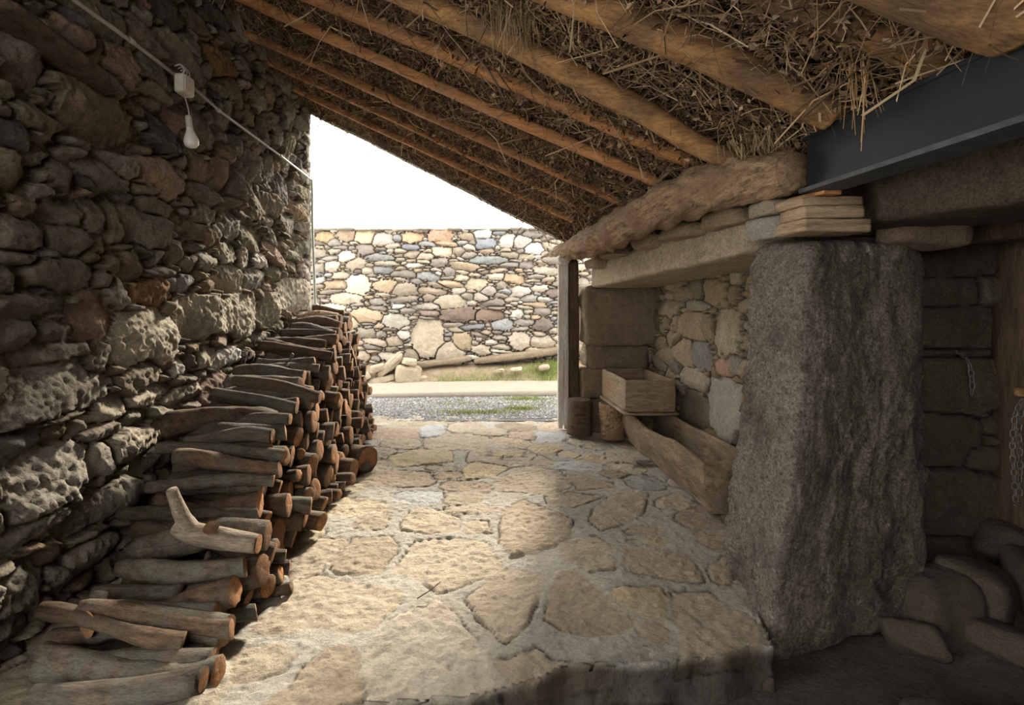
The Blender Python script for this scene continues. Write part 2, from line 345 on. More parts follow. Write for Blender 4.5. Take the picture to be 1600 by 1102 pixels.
def masonry(name, u0, u1, v0, v1, res, hand, seed, pal, joint_col, to_world, mat, sizes, asp, tries, rotj=.12, relief=.045, dome=.02, jw=.012,
            off=.02, tlt=.10, warp=.02, wsc=7, p=2.6, gap=1.3, rough=.006, facet=.0, groove=0.0, strata=0.0, flip=False, skirt=None):
    rng = random.Random(seed)
    hand = [(h[0] - u0, h[1] - v0, *h[2:]) for h in hand]
    st = pack(u1 - u0, v1 - v0, hand, rng, sizes, asp, rotj, tries)
    nx, ny = int((u1 - u0) / res) + 1, int((v1 - v0) / res) + 1
    U, V = np.meshgrid(np.linspace(0, u1 - u0, nx), np.linspace(0, v1 - v0, ny))
    d1, d2, ix = field(U, V, st, warp, wsc, p, seed)
    S_ = np.array([s[:5] for s in st]); cols = palette(rng, pal, len(st))
    for k, s in enumerate(st):
        if s[5] is not None: cols[k] = s[5]
    bl = np.minimum(S_[ix, 2], S_[ix, 3]); pm = np.array([len(q_) > 6 for q_ in st])[ix]; bl = np.where(pm, .3, bl); e = (d2 - d1) * .5 * bl
    t = sstep(0, 1, e / jw) * sstep(gap + .12, gap - .06, d1)
    rr = np.random.RandomState(seed); offs = rr.uniform(-1, 1, len(st)) * off; tx = rr.normal(0, tlt, len(st)); ty = rr.normal(0, tlt, len(st))
    du, dv = U - S_[ix, 0], V - S_[ix, 1]
    un, vn_ = du / S_[ix, 2], dv / S_[ix, 3]; fc = np.full(U.shape, 1.0)
    for _k in range(5):
        th = rr.uniform(0, 6.283, len(st)); sl = rr.uniform(.1, 1.1, len(st)); cc = rr.uniform(.55, 1.05, len(st))
        fc = np.minimum(fc, cc[ix] - sl[ix] * (un * np.cos(th)[ix] + vn_ * np.sin(th)[ix]) + .12 * fbm(U * 12 + _k, V * 12, ix * .5, seed + 40 + _k, 2))
    fc = np.clip(fc, -.6, 1)
    h = t * (relief + facet * (fc - .6) + offs[ix] + dome * (1 - np.clip(d1, 0, 1.2) ** 2.2) + np.clip(tx[ix] * du + ty[ix] * dv, -.035, .035))
    h += t * rough * 2 * fbm(U * 16 + ix * 3.1, V * 16, ix * .7, seed + 3, 4, .6) + rough * 1.4 * fbm(U * 40, V * 40, 2, seed + 4, 3, .6)
    if strata:
        h += t * strata * np.abs(fbm(du * 5 + ix, (dv + .25 * du * tx[ix] * 6) * 34, ix * 1.3, seed + 8, 3, .6)) * (rr.rand(len(st))[ix] > .35)
    gr = 0
    if groove:
        gr = np.exp(-((t - .35) / .25) ** 2) * sstep(-.12, .10, fbm(U * 3, V * 3, 4, seed + 21, 3)); h = h + (1 - t) * relief * .8 - groove * gr
    h += .03 * fbm(U * 1.1, V * 1.1, 0, seed + 9, 2)
    jc = np.array(joint_col)
    C = cols[ix] * (1 + .25 * fbm(U * 9, V * 9, ix * .37, seed + 11, 3))[..., None]
    C = jc + (C - jc) * sstep(.05, .55, t)[..., None]
    if groove: C = C * (1 - .75 * gr)[..., None]
    W3 = to_world(U + u0, V + v0, h, t)
    Vv = W3.reshape(-1, 3); F = grid_faces(nx, ny, flip)
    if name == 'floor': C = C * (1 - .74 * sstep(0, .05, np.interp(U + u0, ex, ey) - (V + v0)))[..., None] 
    if name == 'wall_far': C = .70 * (C * .82 + .18 * C.mean(-1, keepdims=True))
    if skirt is not None:      # turn the outer edge back into the wall's thickness
        ring = np.concatenate([np.arange(nx), np.arange(1, ny) * nx + nx - 1, (ny - 1) * nx + np.arange(nx - 2, -1, -1), np.arange(ny - 2, 0, -1) * nx])
        sv = Vv[ring] + np.array(skirt); n0 = len(Vv); Vv = np.concatenate([Vv, sv]); m_ = len(ring); j = np.arange(m_)
        q = np.stack([ring[j], n0 + j, n0 + (j + 1) % m_, ring[(j + 1) % m_]], 1)
        F = np.concatenate([F, q[:, ::-1] if flip else q]); C2 = np.concatenate([C.reshape(-1, 3), C.reshape(-1, 3)[ring]])
        bk = np.array([[n0, n0 + nx - 1, n0 + nx + ny - 2, n0 + 2 * nx + ny - 3]]); F = np.concatenate([F, bk])
    else: C2 = C.reshape(-1, 3)
    o = obj(name, mk_mesh(name, Vv, F, C2, True, [mat])); return struct(o)

G = (.19, .165, .128); B_ = (.20, .152, .10); O_ = (.20, .175, .118); PK = (.27, .195, .145); GR = (.26, .235, .195); LT = (.38, .335, .26); DK = (.11, .10, .088)
# --- left wall: (px, py, width px, thickness px, colour) read as stones on the plane x = -1.95
LW = [(35,80,70,100,G),(12,140,35,25,O_),(10,172,35,25,G),(70,185,75,35,O_),(82,153,18,32,GR),(20,212,65,45,DK),(25,265,55,60,O_),(155,187,128,72,B_),(125,222,50,14,G),
(190,255,60,28,GR),(95,275,60,35,G),(65,245,30,40,G),(115,50,60,30,PK),(190,100,40,50,PK),(155,85,20,50,B_),(105,85,50,26,DK),(120,118,70,22,G),(180,125,40,28,G),(75,80,25,35,G),
(220,170,35,22,B_),(255,212,45,52,DK),(40,362,85,42,G),(115,375,55,44,G),(158,337,40,42,G),(109,334,55,40,G),(185,348,20,58,O_),(234,359,70,52,G),(250,326,50,26,G),(158,386,28,30,B_),
(103,430,85,40,G),(16,443,40,42,G),(27,402,60,20,G),(177,411,30,32,B_),(210,416,35,42,B_),(248,402,28,22,G),(250,427,40,13,G),(163,438,28,24,G),(188,457,32,42,GR),(242,457,56,32,(.24,.14,.075)),
(286,446,32,26,(.26,.25,.24)),(155,492,62,66,PK),(54,476,110,30,G),(27,520,90,32,G),(95,515,80,26,G),(95,552,140,22,G),(163,560,40,46,G),(234,530,98,74,LT),(318,495,72,62,LT),(381,492,55,60,LT),
(424,485,28,50,LT),(465,462,46,50,LT),(415,408,26,20,(.5,.47,.42)),(386,403,20,28,(.42,.38,.32)),(356,394,28,28,LT),(329,408,36,24,GR),(363,437,42,36,LT),(399,437,36,28,GR),(275,392,24,30,G),
(363,351,24,38,GR),(318,303,45,28,G),(318,337,40,28,G),(370,285,24,46,G),(343,273,32,48,B_),(395,260,26,45,G),(422,264,18,38,G),(307,257,28,38,B_),(284,253,26,22,G),(368,139,30,35,B_),
(350,98,40,38,(.2,.12,.06)),(390,178,16,34,B_),(96,609,170,78,GR),(0,605,25,80,O_),(96,655,130,13,G),(32,697,82,46,(.15,.145,.13)),(76,750,128,92,GR),(177,641,58,34,LT),(122,673,22,24,G),
(244,618,62,28,LT),(293,618,60,26,LT),(220,690,88,44,LT),(247,716,70,38,GR),(157,722,46,46,GR),(168,786,110,42,GR),(55,830,102,46,GR),(8,822,30,50,G),(5,769,24,52,G),(197,838,35,34,GR),
(209,803,50,18,G),(290,658,40,24,G),(145,868,90,40,LT),(139,840,55,14,G),(283,575,20,28,(.5,.46,.42)),(353,560,40,26,(.6,.56,.52)),(96,905,30,42,GR),(36,923,55,68,GR),(16,890,45,22,G),
(16,986,50,42,GR),(74,948,28,28,GR),(55,988,46,16,LT),(16,1074,50,46,LT),(330,560,36,30,LT)]
hand = []
for px, py, ww, hh, c in LW:
    Y = 1560 / (VX - px); Z = CAMZ + (VY - py) * Y / FOC
    hand.append((Y, Z, ww / 2 * Y * Y / 1560 * 1.04, hh / 2 * Y / FOC * 1.06, 0, c))
masonry('wall_left', 1.45, 6.42, -.25, 3.98, .0125, hand, 11, [(G, 5), (B_, 3), (O_, 2), (GR, 3), (PK, 1), (DK, 1)], (.055, .042, .03),
        lambda U, V, h, t: np.stack([-2.0 + .035 * sstep(6.15, 6.4, U) + h * (1 - .85 * sstep(6.22, 6.38, U)), U, V], -1), M['wall_left'],
        (.15, .11, .075, .05, .034), (1.2, 3.4), (500, 1500, 4000, 9000, 14000), .2, .050, .006, .008, .022, .16, .022, 9, 3.0, 1.5, .022, facet=.055, strata=.014, flip=True, skirt=(-.5, 0, 0))

# --- far garden wall
pal = [((.42,.34,.25), 4), ((.48,.41,.32), 4), ((.56,.51,.44), 2), ((.44,.32,.20), 1.2), ((.30,.26,.22), 4), ((.23,.175,.15), 2), ((.28,.28,.285), 2), ((.35,.29,.22), 4)]
fx = lambda px: (px - VX) / FOC * 9.2; fz = lambda py: CAMZ + (VY - py) / FOC * 9.2
FW = [(668,530,46,58,(.50,.42,.30)),(700,552,42,28,(.47,.40,.29)),(558,446,34,28,(.62,.55,.42)),(688,366,36,20,(.52,.34,.22)),(504,370,24,16,(.52,.38,.2)),
 (570,370,32,20,(.55,.42,.25)),(595,374,30,18,(.56,.5,.42)),(643,372,28,16,(.55,.36,.2)),(602,448,34,18,(.5,.38,.24)),(630,453,40,18,(.38,.31,.23)),(703,473,38,22,(.52,.44,.32)),(715,492,52,22,(.22,.155,.12)),
 (571,494,44,20,(.52,.38,.24)),(617,502,34,20,(.46,.43,.35)),(540,467,44,16,(.55,.49,.36)),(518,486,36,20,(.6,.53,.4)),(544,503,28,18,(.6,.5,.33)),(744,445,30,18,(.5,.42,.28)),(813,456,30,14,(.5,.44,.38)),
 (796,377,28,20,(.52,.48,.44)),(811,378,32,18,(.5,.45,.4)),(834,390,26,18,(.6,.56,.52)),(764,494,42,16,(.24,.16,.12)),(722,534,26,26,(.54,.42,.26)),(813,534,30,26,(.48,.4,.3)),(848,536,36,16,(.5,.42,.32)),
 (752,548,26,14,(.5,.42,.3)),(786,508,28,16,(.32,.33,.34)),(755,365,26,14,(.58,.55,.5)),(759,380,28,14,(.26,.29,.32)),(762,407,54,12,(.25,.27,.26)),(540,401,24,14,(.62,.56,.48)),(690,394,30,14,(.54,.45,.32))]
hand = [(fx(a), fz(b), c / 2 * 9.2 / FOC * 1.05, d / 2 * 9.2 / FOC * 1.05, 0, e) for a, b, c, d, e in FW]
masonry('wall_far', -5.2, 5.0, -.2, 2.80, .014, hand, 23, pal, (.085, .065, .045),
        lambda U, V, h, t: np.stack([U, 9.28 - h, V], -1), M['wall_far'],
        (.12, .09, .07, .05, .036, .024), (1.3, 4.4), (300, 1400, 3000, 6000, 12000, 20000), .12, .06, .014, .009, .015, .08, .013, 11, 2.6, 1.3, .008, facet=.03, strata=.004, skirt=(0, .5, 0))
rng = random.Random(5); x = -5.1; parts = []; cols = []
while x < 5.0:       # thin capping slabs
    ln = rng.uniform(.22, .55); th_ = rng.uniform(.03, .07); z0 = 2.76 + rng.uniform(0, .015)
    V, F = hexa(box8(x, x + ln * .97, 9.15 + rng.uniform(-.03, .05), 9.75, z0, z0 + th_), (8, 6, 3), 7, .012, 7, rng.randrange(999))
    parts.append((V, F)); cols += [np.array((.30, .28, .24)) * rng.uniform(.8, 1.2)] * len(V); x += ln
V, F = merge(parts); struct(obj('trim_1', mk_mesh('coping_slabs', V, F, np.array(cols), True, [M['vcol']])))

# --- niche wall (behind the trough), plane x = 2.15
NW = [(1110,457,35,40,(.34,.27,.17)),(1144,463,22,32,(.34,.26,.17)),(1080,508,38,40,(.34,.26,.17)),(1042,482,35,24,(.32,.27,.19)),(1085,478,38,16,(.33,.30,.24)),(1131,518,42,64,(.38,.32,.23)),(1102,512,14,40,(.3,.24,.16)),
 (1063,550,33,36,(.36,.29,.19)),(1089,555,36,38,(.24,.23,.22)),(1048,531,22,22,(.36,.3,.2)),(1080,593,40,28,(.36,.31,.24)),(1127,576,22,24,(.40,.26,.19)),(1146,572,22,30,(.3,.27,.23)),(1127,640,58,88,(.36,.33,.28)),
 (1082,645,38,58,(.19,.16,.12)),(1038,557,18,24,(.34,.28,.19)),(1157,478,18,20,(.33,.28,.2)),(1025,567,20,18,(.3,.25,.18)),(1020,500,14,30,(.2,.16,.11))]
hand = []
for px, py, ww, hh, c in NW:
    Y = 1720 / (px - VX); hand.append((Y, CAMZ + (VY - py) * Y / FOC, ww / 2 * Y * Y / 1720 * 1.05, hh / 2 * Y / FOC * 1.05, 0, c))
masonry('wall_niche', 2.9, 6.3, -.15, 1.95, .012, hand, 31, [((.33,.26,.17), 4), ((.25,.21,.15), 2), ((.36,.31,.24), 2)], (.06, .045, .03),
        lambda U, V, h, t: np.stack([2.2 - h, U, V], -1), M['wall_niche'],
        (.10, .07, .045, .028), (1, 2.2), (600, 1500, 3000, 5000), .15, .05, .010, .010, .02, .1, .014, 8, 3.0, 1.3, .012, facet=.04, strata=.004, skirt=(.4, 0, 0))
# --- front right wall (big ashlar blocks), plane y = 3.0
fr = lambda px: (px - VX) / FOC * 3.0; fq = lambda py: CAMZ + (VY - py) / FOC * 3.0
RW = [(1510,402,140,58),(1490,457,100,44),(1556,454,36,48),(1505,511,136,66),(1500,552,130,16),(1500,604,132,88),(1472,690,112,82),(1543,722,50,38),(1502,790,132,106),(1554,856,40,44),(1490,880,90,70),(1450,940,90,50),(1540,930,80,60),(1500,365,150,20)]
hand = [(fr(a), fq(b_), c / 2 * 3.0 / FOC * 1.1, d / 2 * 3.0 / FOC * 1.1, 0, tuple(np.array((.135, .11, .085)) * (.85 + .3 * ((a * 7 + b_) % 10) / 10))) for a, b_, c, d in RW]
masonry('wall_right', 2.2, 3.16, -.35, 2.1, .0125, hand, 41, [((.13,.105,.08), 1)], (.03, .024, .018),
        lambda U, V, h, t: np.stack([U, 3.06 - h, V], -1), M['wall_left'],
        (.10, .06, .035), (1.1, 2.4), (200, 700, 1500), .1, .05, .006, .012, .02, .06, .012, 7, 4.0, 1.3, .014, facet=.03, skirt=(0, .4, 0))

# --- flagstone floor
T1 = (.44,.375,.29); T2 = (.46,.395,.305); YL = (.49,.41,.28); BR = (.395,.325,.245); BL = (.48,.48,.47); PN = (.46,.36,.28); WH = (.50,.45,.37)
FL = [(785,709,92,24,T2),(714,685,90,20,T2),(616,674,70,14,PN),(676,670,35,18,BL),(627,689,55,14,T1),(729,664,50,14,T2),(762,672,45,10,T2),(819,676,45,12,PN),
(856,677,45,16,BL),(852,696,45,12,YL),(901,722,60,14,BL),(1006,747,50,22,(.34,.33,.31)),(657,769,70,16,BL),(616,741,110,22,BR),(721,771,56,16,T1),(736,788,70,12,T1),(582,805,46,24,T1),
(1128,833,60,26,BR),(1080,730,60,24,T1),(980,708,60,14,T1),(590,722,30,20,T1)]
hand = []
for px, py, ww, hh, c in FL:
    Y = 1200 / (py - VY); hand.append(((px - VX) / FOC * Y, Y, ww / 2 * Y / FOC * 1.03, hh / 2 * Y * Y / 1200 * 1.03, 0, tuple(np.array(c) * .92)))
# larger flags read as outlines on the floor plane: (crop scale, x0, y0, colour, outline)
A4, A5, A3 = (3.077, 300, 820), (3.077, 760, 820), (2.667, 560, 640)
FP = [(A4,T1,[(400,380),(480,240),(620,215),(760,250),(1020,285),(1010,335),(860,465),(740,485),(620,440),(450,490),(300,480),(350,400)]),
(A4,BR,[(700,110),(780,40),(960,30),(990,80),(900,205),(700,200),(670,185)]),(A4,T1,[(540,60),(640,40),(740,50),(650,150),(600,200),(480,230),(470,130)]),
(A4,T2,[(1080,50),(1250,35),(1420,60),(1490,170),(1350,240),(1190,290),(1080,230),(970,200),(1040,100)]),(A4,T1,[(240,560),(420,540),(500,580),(430,650),(300,700),(150,720)]),
(A4,BR,[(540,640),(640,560),(740,550),(820,600),(820,760),(700,900),(400,940),(200,920),(480,730)]),
(A4,WH,[(1000,410),(1180,340),(1260,400),(1440,610),(1600,640),(1600,780),(1300,860),(900,940),(830,920),(830,600),(880,520)]),
((1,0,0),T1,[(726,927),(757,905),(783,880),(809,883),(844,890),(848,901),(818,963),(785,988),(760,965)]),
(A5,BR,[(360,195),(430,195),(510,270),(620,360),(720,420),(640,470),(500,490),(380,470),(285,410),(310,290)]),(A5,YL,[(620,265),(830,260),(860,310),(860,410),(760,400),(680,360),(600,310)]),
(A5,T1,[(660,90),(960,95),(1040,235),(900,225),(680,180)]),(A5,T1,[(890,285),(1060,280),(1150,350),(1250,390),(1370,490),(1290,620),(950,680),(940,520),(930,430)]),
(A5,T1,[(380,90),(430,60),(600,100),(610,180),(480,190),(370,130)]),(A5,YL,[(690,10),(850,0),(890,60),(800,70),(690,55)]),(A5,BR,[(1060,180),(1150,120),(1180,250),(1090,240)]),
(A5,T1,[(730,430),(850,420),(870,520),(820,530),(730,480)]),(A5,T2,[(140,590),(230,540),(300,590),(430,640),(620,660),(640,720),(400,740),(200,790),(90,820),(0,760),(0,610)]),
(A3,BR,[(600,400),(690,360),(890,440),(870,520),(760,560),(640,586),(590,520)]),(A3,T1,[(980,400),(1080,330),(1200,335),(1190,400),(1130,450),(1010,475),(970,440)]),
(A3,T2,[(180,460),(220,400),(310,395),(420,430),(420,480),(300,490),(190,480)]),(A3,T2,[(445,480),(470,440),(540,445),(555,490),(450,495)]),(A3,T1,[(560,290),(700,225),(830,240),(900,300),(800,340),(560,320)]),
(A3,YL,[(120,180),(260,150),(390,155),(390,200),(150,225),(115,205)]),(A3,T1,[(1120,480),(1200,455),(1280,480),(1300,530),(1150,540)]),(A3,T1,[(1240,360),(1330,330),(1420,380),(1370,400),(1250,390)]),
(A3,T2,[(700,200),(760,175),(830,205),(790,225),(720,215)]),(A3,YL,[(490,180),(560,150),(700,160),(720,185),(600,215)]),(A3,YL,[(430,240),(480,195),(560,205),(630,230),(560,265),(430,275)]),
(A3,T1,[(860,530),(990,500),(1060,540),(1055,586),(850,570)]),(A3,T1,[(780,350),(890,330),(1020,345),(960,370),(900,390),(800,385)]),(A3,BR,[(865,255),(1060,290),(1070,310),(920,320),(880,290)])]
for (k_, x0_, y0_), c, poly in FP:
    W_ = []
    for a_, b_ in poly:
        Y = 1200 / (y0_ + b_ / k_ - VY); W_.append(((x0_ + a_ / k_ - VX) / FOC * Y, Y))
    W_ = np.array(W_); lo, hi = W_.min(0), W_.max(0); cc = (lo + hi) / 2; hs = (hi - lo) / 2
    hand.append((cc[0], cc[1], hs[0], hs[1], 0, tuple(np.array(c) * .92), W_ - cc))
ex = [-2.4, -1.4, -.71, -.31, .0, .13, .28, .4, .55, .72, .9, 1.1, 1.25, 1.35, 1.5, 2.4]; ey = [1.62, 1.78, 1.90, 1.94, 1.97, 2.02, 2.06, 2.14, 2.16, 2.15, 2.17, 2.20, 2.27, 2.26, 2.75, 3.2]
def floor_w(U, V, h, t):
    e = np.interp(U, ex, ey) + .03 * fbm(U * 6, 0, 0, 77, 4); s = e - V; z = h - .045
    st_ = sstep(-.02, .06, s)
    below = s > 0; zz = np.where(below, -np.minimum(s * 1.2, .32) + z * .3, z)
    yy = np.where(below, e - .04 * np.minimum(s, .3) + .045 * fbm(U * 9, V * 14, 0, 78, 4) * np.clip(s * 20, 0, 1) , V)
    return np.stack([U, yy, zz], -1)
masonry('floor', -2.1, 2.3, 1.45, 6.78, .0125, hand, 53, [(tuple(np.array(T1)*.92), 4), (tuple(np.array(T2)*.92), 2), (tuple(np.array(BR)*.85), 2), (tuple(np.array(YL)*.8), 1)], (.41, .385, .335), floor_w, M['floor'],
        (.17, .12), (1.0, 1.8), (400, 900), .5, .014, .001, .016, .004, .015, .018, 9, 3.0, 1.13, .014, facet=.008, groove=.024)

# --- lower ground in front, ground under and beyond
def ground(name, x0, x1, y0, y1, zf, res, mat, seed, amp, sc=3):
    nx, ny = int((x1 - x0) / res) + 1, int((y1 - y0) / res) + 1
    U, V = np.meshgrid(np.linspace(x0, x1, nx), np.linspace(y0, y1, ny)); Z = zf(U, V) + amp * 2 * fbm(U * sc, V * sc, 0, seed, 5, .55)
    return struct(obj(name, mk_mesh(name, np.stack([U, V, Z], -1).reshape(-1, 3), grid_faces(nx, ny), None, True, [mat])))
ground('floor_lower', -2.4, 4.1, -1.8, 3.1, lambda U, V: -.22 + .16 * sstep(2.1, 2.9, U) * sstep(1.9, 2.7, V), .03, M['darkground'], 61, .012, 5)
g_ = ground('ground', -14, 14, 6.5, 9.6, lambda U, V: -.03 + 0 * U, .06, M['gravel_base'], 62, .008, 6)
def vergez(U, V): return -.02 + .36 * sstep(8.62, 9.15, V) + .08 * sstep(-.5, 2, U)
ground('ground_verge', -5.2, 5, 8.55, 9.5, vergez, .03, M['soil'], 63, .03, 5)
V, F = hexa([[[(-5, 7.85, -.05), (-5, 7.85, .0)], [(-5, 8.6, -.05), (-5, 8.6, .015)]], [[(5, 8.35, -.05), (5, 8.35, .10)], [(5, 9.3, -.05), (5, 9.3, .24)]]], (80, 8, 2), 0, .006, 3, 64)
struct(obj('path', mk_mesh('path', V, F, None, True, [M['path']])))
ground('ground_far', -60, 60, 9.8, 90, lambda U, V: -.05 + 0 * U, 4, M['soil'], 65, 0)

# --- gravel stones and grass, countless
def pebbles(name, n, area, zf, size, pal, seed, label, cat):
    rr = np.random.RandomState(seed)
    base = np.array([(1, 0, 0), (-1, 0, 0), (0, 1, 0), (0, -1, 0), (0, 0, 1), (0, 0, -1)], float)
    tri = np.array([(0, 2, 4), (2, 1, 4), (1, 3, 4), (3, 0, 4), (2, 0, 5), (1, 2, 5), (3, 1, 5), (0, 3, 5)])
    x = rr.uniform(area[0], area[1], n); y = rr.uniform(area[2], area[3], n); s = size * rr.uniform(.5, 1.4, n)
    a = rr.uniform(0, 6.28, n); ca, sa = np.cos(a), np.sin(a)
    v = base[None] * (s[:, None, None] * rr.uniform(.5, 1, (n, 1, 3)) * rr.uniform(.7, 1.2, (n, 6, 1)))
    v = np.stack([v[..., 0] * ca[:, None] - v[..., 1] * sa[:, None], v[..., 0] * sa[:, None] + v[..., 1] * ca[:, None], v[..., 2] * .7], -1)
    v += np.stack([x, y, zf(x, y) + s * .2], -1)[:, None]
    F = (tri[None] + np.arange(n)[:, None, None] * 6).reshape(-1, 3)
    c = np.array(pal)[rr.randint(0, len(pal), n)] * rr.uniform(.7, 1.3, (n, 1)); c = np.repeat(c, 6, 0)
    o = obj(name, mk_mesh(name, v.reshape(-1, 3), F, c, False, [M['vcol']])); tag(o, label, cat); o['kind'] = 'stuff'; return o
pebbles('gravel', 26000, (-3.2, 3.2, 6.62, 8.3), lambda x, y: -.03 + 0 * x, .017, [(.30, .31, .33), (.20, .205, .22), (.42, .41, .40), (.30, .27, .23)], 7, 'grey blue gravel strip between flagstones and concrete path', 'gravel')
def grass(name, spots, n, label, seed, zf):
    rr = np.random.RandomState(seed); k = rr.randint(0, len(spots), n); sp = np.array(spots)[k]
    x = sp[:, 0] + rr.normal(0, 1, n) * sp[:, 2]; y = sp[:, 1] + rr.normal(0, 1, n) * sp[:, 3]; h = rr.uniform(.02, .075, n) * sp[:, 4]
    a = rr.uniform(0, 6.28, n); w_ = .0035; lean = rr.uniform(0, .8, n) * h; b = rr.uniform(0, 6.28, n)
    p = np.stack([x, y, zf(x, y)], -1); sx = np.stack([np.cos(a), np.sin(a), 0 * a], -1) * w_
    l = np.stack([np.cos(b) * lean, np.sin(b) * lean, h], -1)
    v = np.stack([p - sx, p + sx, p + l * .6 + sx * .7, p + l * .6 - sx * .7, p + l], 1).reshape(-1, 3); i = np.arange(n)[:, None] * 5
    c = np.array([(.16, .24, .05), (.24, .30, .08), (.30, .30, .12)])[rr.randint(0, 3, n)] * rr.uniform(.7, 1.3, (n, 1))
    o = obj(name, mk_mesh(name, v, [i + np.array([0, 1, 2, 3]), i + np.array([3, 2, 4])], np.repeat(c, 5, 0), True, [M['grass']])); tag(o, label, 'grass'); o['kind'] = 'stuff'
grass('grass', [(.35, 8.78, .45, .10, 1), (-.25, 8.75, .25, .07, 1), (1.3, 8.9, .25, .1, 1.2), (1.62, 8.95, .15, .08, 1.2)], 5200, 'green grass clumps at the foot of the far rubble wall', 3, lambda x, y: vergez(x, y))
grass('grass', [(.15, 6.95, .28, .06, .9), (.75, 7.2, .14, .05, .7), (.9, 7.9, .18, .06, .8), (1.1, 7.5, .3, .12, .4), (-.1, 7.6, .3, .15, .4)], 3600, 'green grass clumps growing through the grey gravel strip', 4, lambda x, y: -.03 + 0 * x)

# ------------------------------------------------------------------ roof: deck, joists, poles, brush
def roofz(X, Y=3.0): return 3.92 - np.interp(Y, [2, 3.3, 4.45, 5.6, 6.4], [.44, .448, .472, .490, .512]) * (X + 2.05)
V, F = hexa(box8(-2.9, 1.9, -1.8, 6.52, 0, .06), (60, 60, 1), 0)
V[:, 2] += roofz(V[:, 0], V[:, 1]) + .20 - .20 * sstep(5.9, 6.42, V[:, 1]) + .04 * fbm(V[:, 0] * 3, V[:, 1] * 3, 0, 70, 3)
struct(obj('roof', mk_mesh('roof', V, F, None, True, [M['deck']])))
V, F = hexa(box8(1.75, 4.4, -1.8, 3.5, 2.36, 2.48), (8, 8, 1), 0, .01, 3, 71)
struct(obj('ceiling', mk_mesh('ceiling', V, F, None, True, [M['deck']])))
V, F = hexa(box8(1.85, 2.9, 3.4, 6.4, 2.1, 2.3), (8, 8, 1), 0, .01, 3, 72)
struct(obj('ceiling_niche', mk_mesh('ceiling_niche', V, F, None, True, [M['deck']])))
V, F = hexa(box8(1.80, 2.3, 3.0, 6.35, 1.97, 2.5), (8, 40, 8), 0, .02, 4, 73)
struct(obj('wall_over_lintel', mk_mesh('wall_over_lintel', V, F, None, True, [M['pier']])))
V, F = merge([hexa(box8(-.1, 4.3, -1.95, -1.75, -.4, 5.2), (30, 2, 20), 0, .03, 3, 76), hexa(box8(-2.7, -.1, -1.95, -1.75, -.4, 1.5), (30, 2, 20), 0, .03, 3, 79)])
struct(obj('wall_back_added', mk_mesh('wall_back_added', V, F, None, True, [M['pier']])))  # unseen wall added behind the camera, left opening shapes the fill light
V, F = hexa(box8(-2.5, -2.05, -1.8, -.6, -.4, 4.3), (4, 10, 20), 0, .03, 3, 77)
struct(obj('wall_left_rear', mk_mesh('wall_left_rear', V, F, None, True, [M['pier']])))
V, F = hexa(box8(-2.5, -2.05, -.6, 1.5, 2.5, 4.3), (4, 14, 10), 0, .03, 3, 78)
struct(obj('wall_left_over_added_opening', mk_mesh('wall_left_over_added_opening', V, F, None, True, [M['pier']])))  # opening below is added out of view to let in side light
V, F = hexa(box8(4.1, 4.4, -1.9, 3.5, -.4, 2.4), (2, 20, 12), 0, .03, 3, 74)
struct(obj('wall_door_side', mk_mesh('wall_door_side', V, F, None, True, [M['pier']])))
V, F = hexa(box8(3.14, 4.3, 3.06, 3.4, -.4, 2.4), (4, 2, 12), 0, .02, 3, 75)
struct(obj('wall_beyond_jamb', mk_mesh('wall_beyond_jamb', V, F, None, True, [M['pier']])))

def joist(y, p1, p2, wd, ht, label, seed, mat='joist', name='roof_joist', grp='sawn joists under the brush roof'):
    a = P(*p1, y); b = P(*p2, y); d = (b - a); sl = d.z / d.x
    a2 = Vector((-2.12, y, a.z + (-2.12 - a.x) * sl)); b2 = b + d.normalized() * .06
    V, F = hexa(beam8(a2 - Vector((0, 0, -ht / 2)), b2 - Vector((0, 0, -ht / 2)), wd, ht), (60, 3, 3), 12, .010, 2.2, seed, 3)
    q = V[:, 0]; V[:, 1] += .03 * fbm(q * .9, 0, y, seed, 2); V[:, 2] += .03 * fbm(q * .9, 5, y, seed, 2)
    o = obj(name, mk_mesh(name, V, F, None, True, [M[mat]])); return tag(o, label, 'beam', grp)
joist(6.42, (480, 175), (870, 371), .05, .035, 'thin pale batten edging the far end of the brush roof', 1, 'grey', 'roof_batten', 'battens')
joist(5.62, (455, 140), (905, 353), .06, .06, 'narrow orange roof joist, first in from the pale roof edge', 2)
joist(5.1, (430, 105), (940, 342), .06, .06, 'narrow orange roof joist, second in from the pale roof edge', 3)
joist(4.45, (450, 87), (975, 325), .065, .06, 'straight orange roof joist, third in from the pale roof edge', 4)
joist(3.7, (370, 0), (1035, 298), .07, .065, 'long straight sawn joist just beyond the wide wavy orange one', 5)
V_ = joist(3.28, (480, 0), (1088, 264), .085, .07, 'wide bright orange wavy-edged joist beside the knotty round pole', 6)
def pole(y, pts, rad, label, seed):
    pp = [P(px, py, y) for px, py in pts]; sl = (pp[1].z - pp[0].z) / (pp[1].x - pp[0].x); a = pp[0]
    pp = [Vector((-2.12, y + .04, a.z + (-2.12 - a.x) * sl))] + pp
    sp = spline([tuple(p_) for p_ in pp], 70); r = np.interp(np.linspace(0, 1, 70), np.linspace(0, 1, len(rad)), rad)
    V, F = tube(sp, r, 20, .16, 3.5, seed)
    V[:, 2] += .0
    o = obj('roof_pole', mk_mesh('roof_pole', V, F, None, True, [M['pole']])); return tag(o, label, 'beam', 'round poles carrying the brush roof')
pole(2.8, [(640, -8), (800, 68), (1000, 172), (1080, 222), (1165, 262)], [.07, .07, .066, .06, .048], 'knotty round roof pole ending on the twisted log purlin', 11)
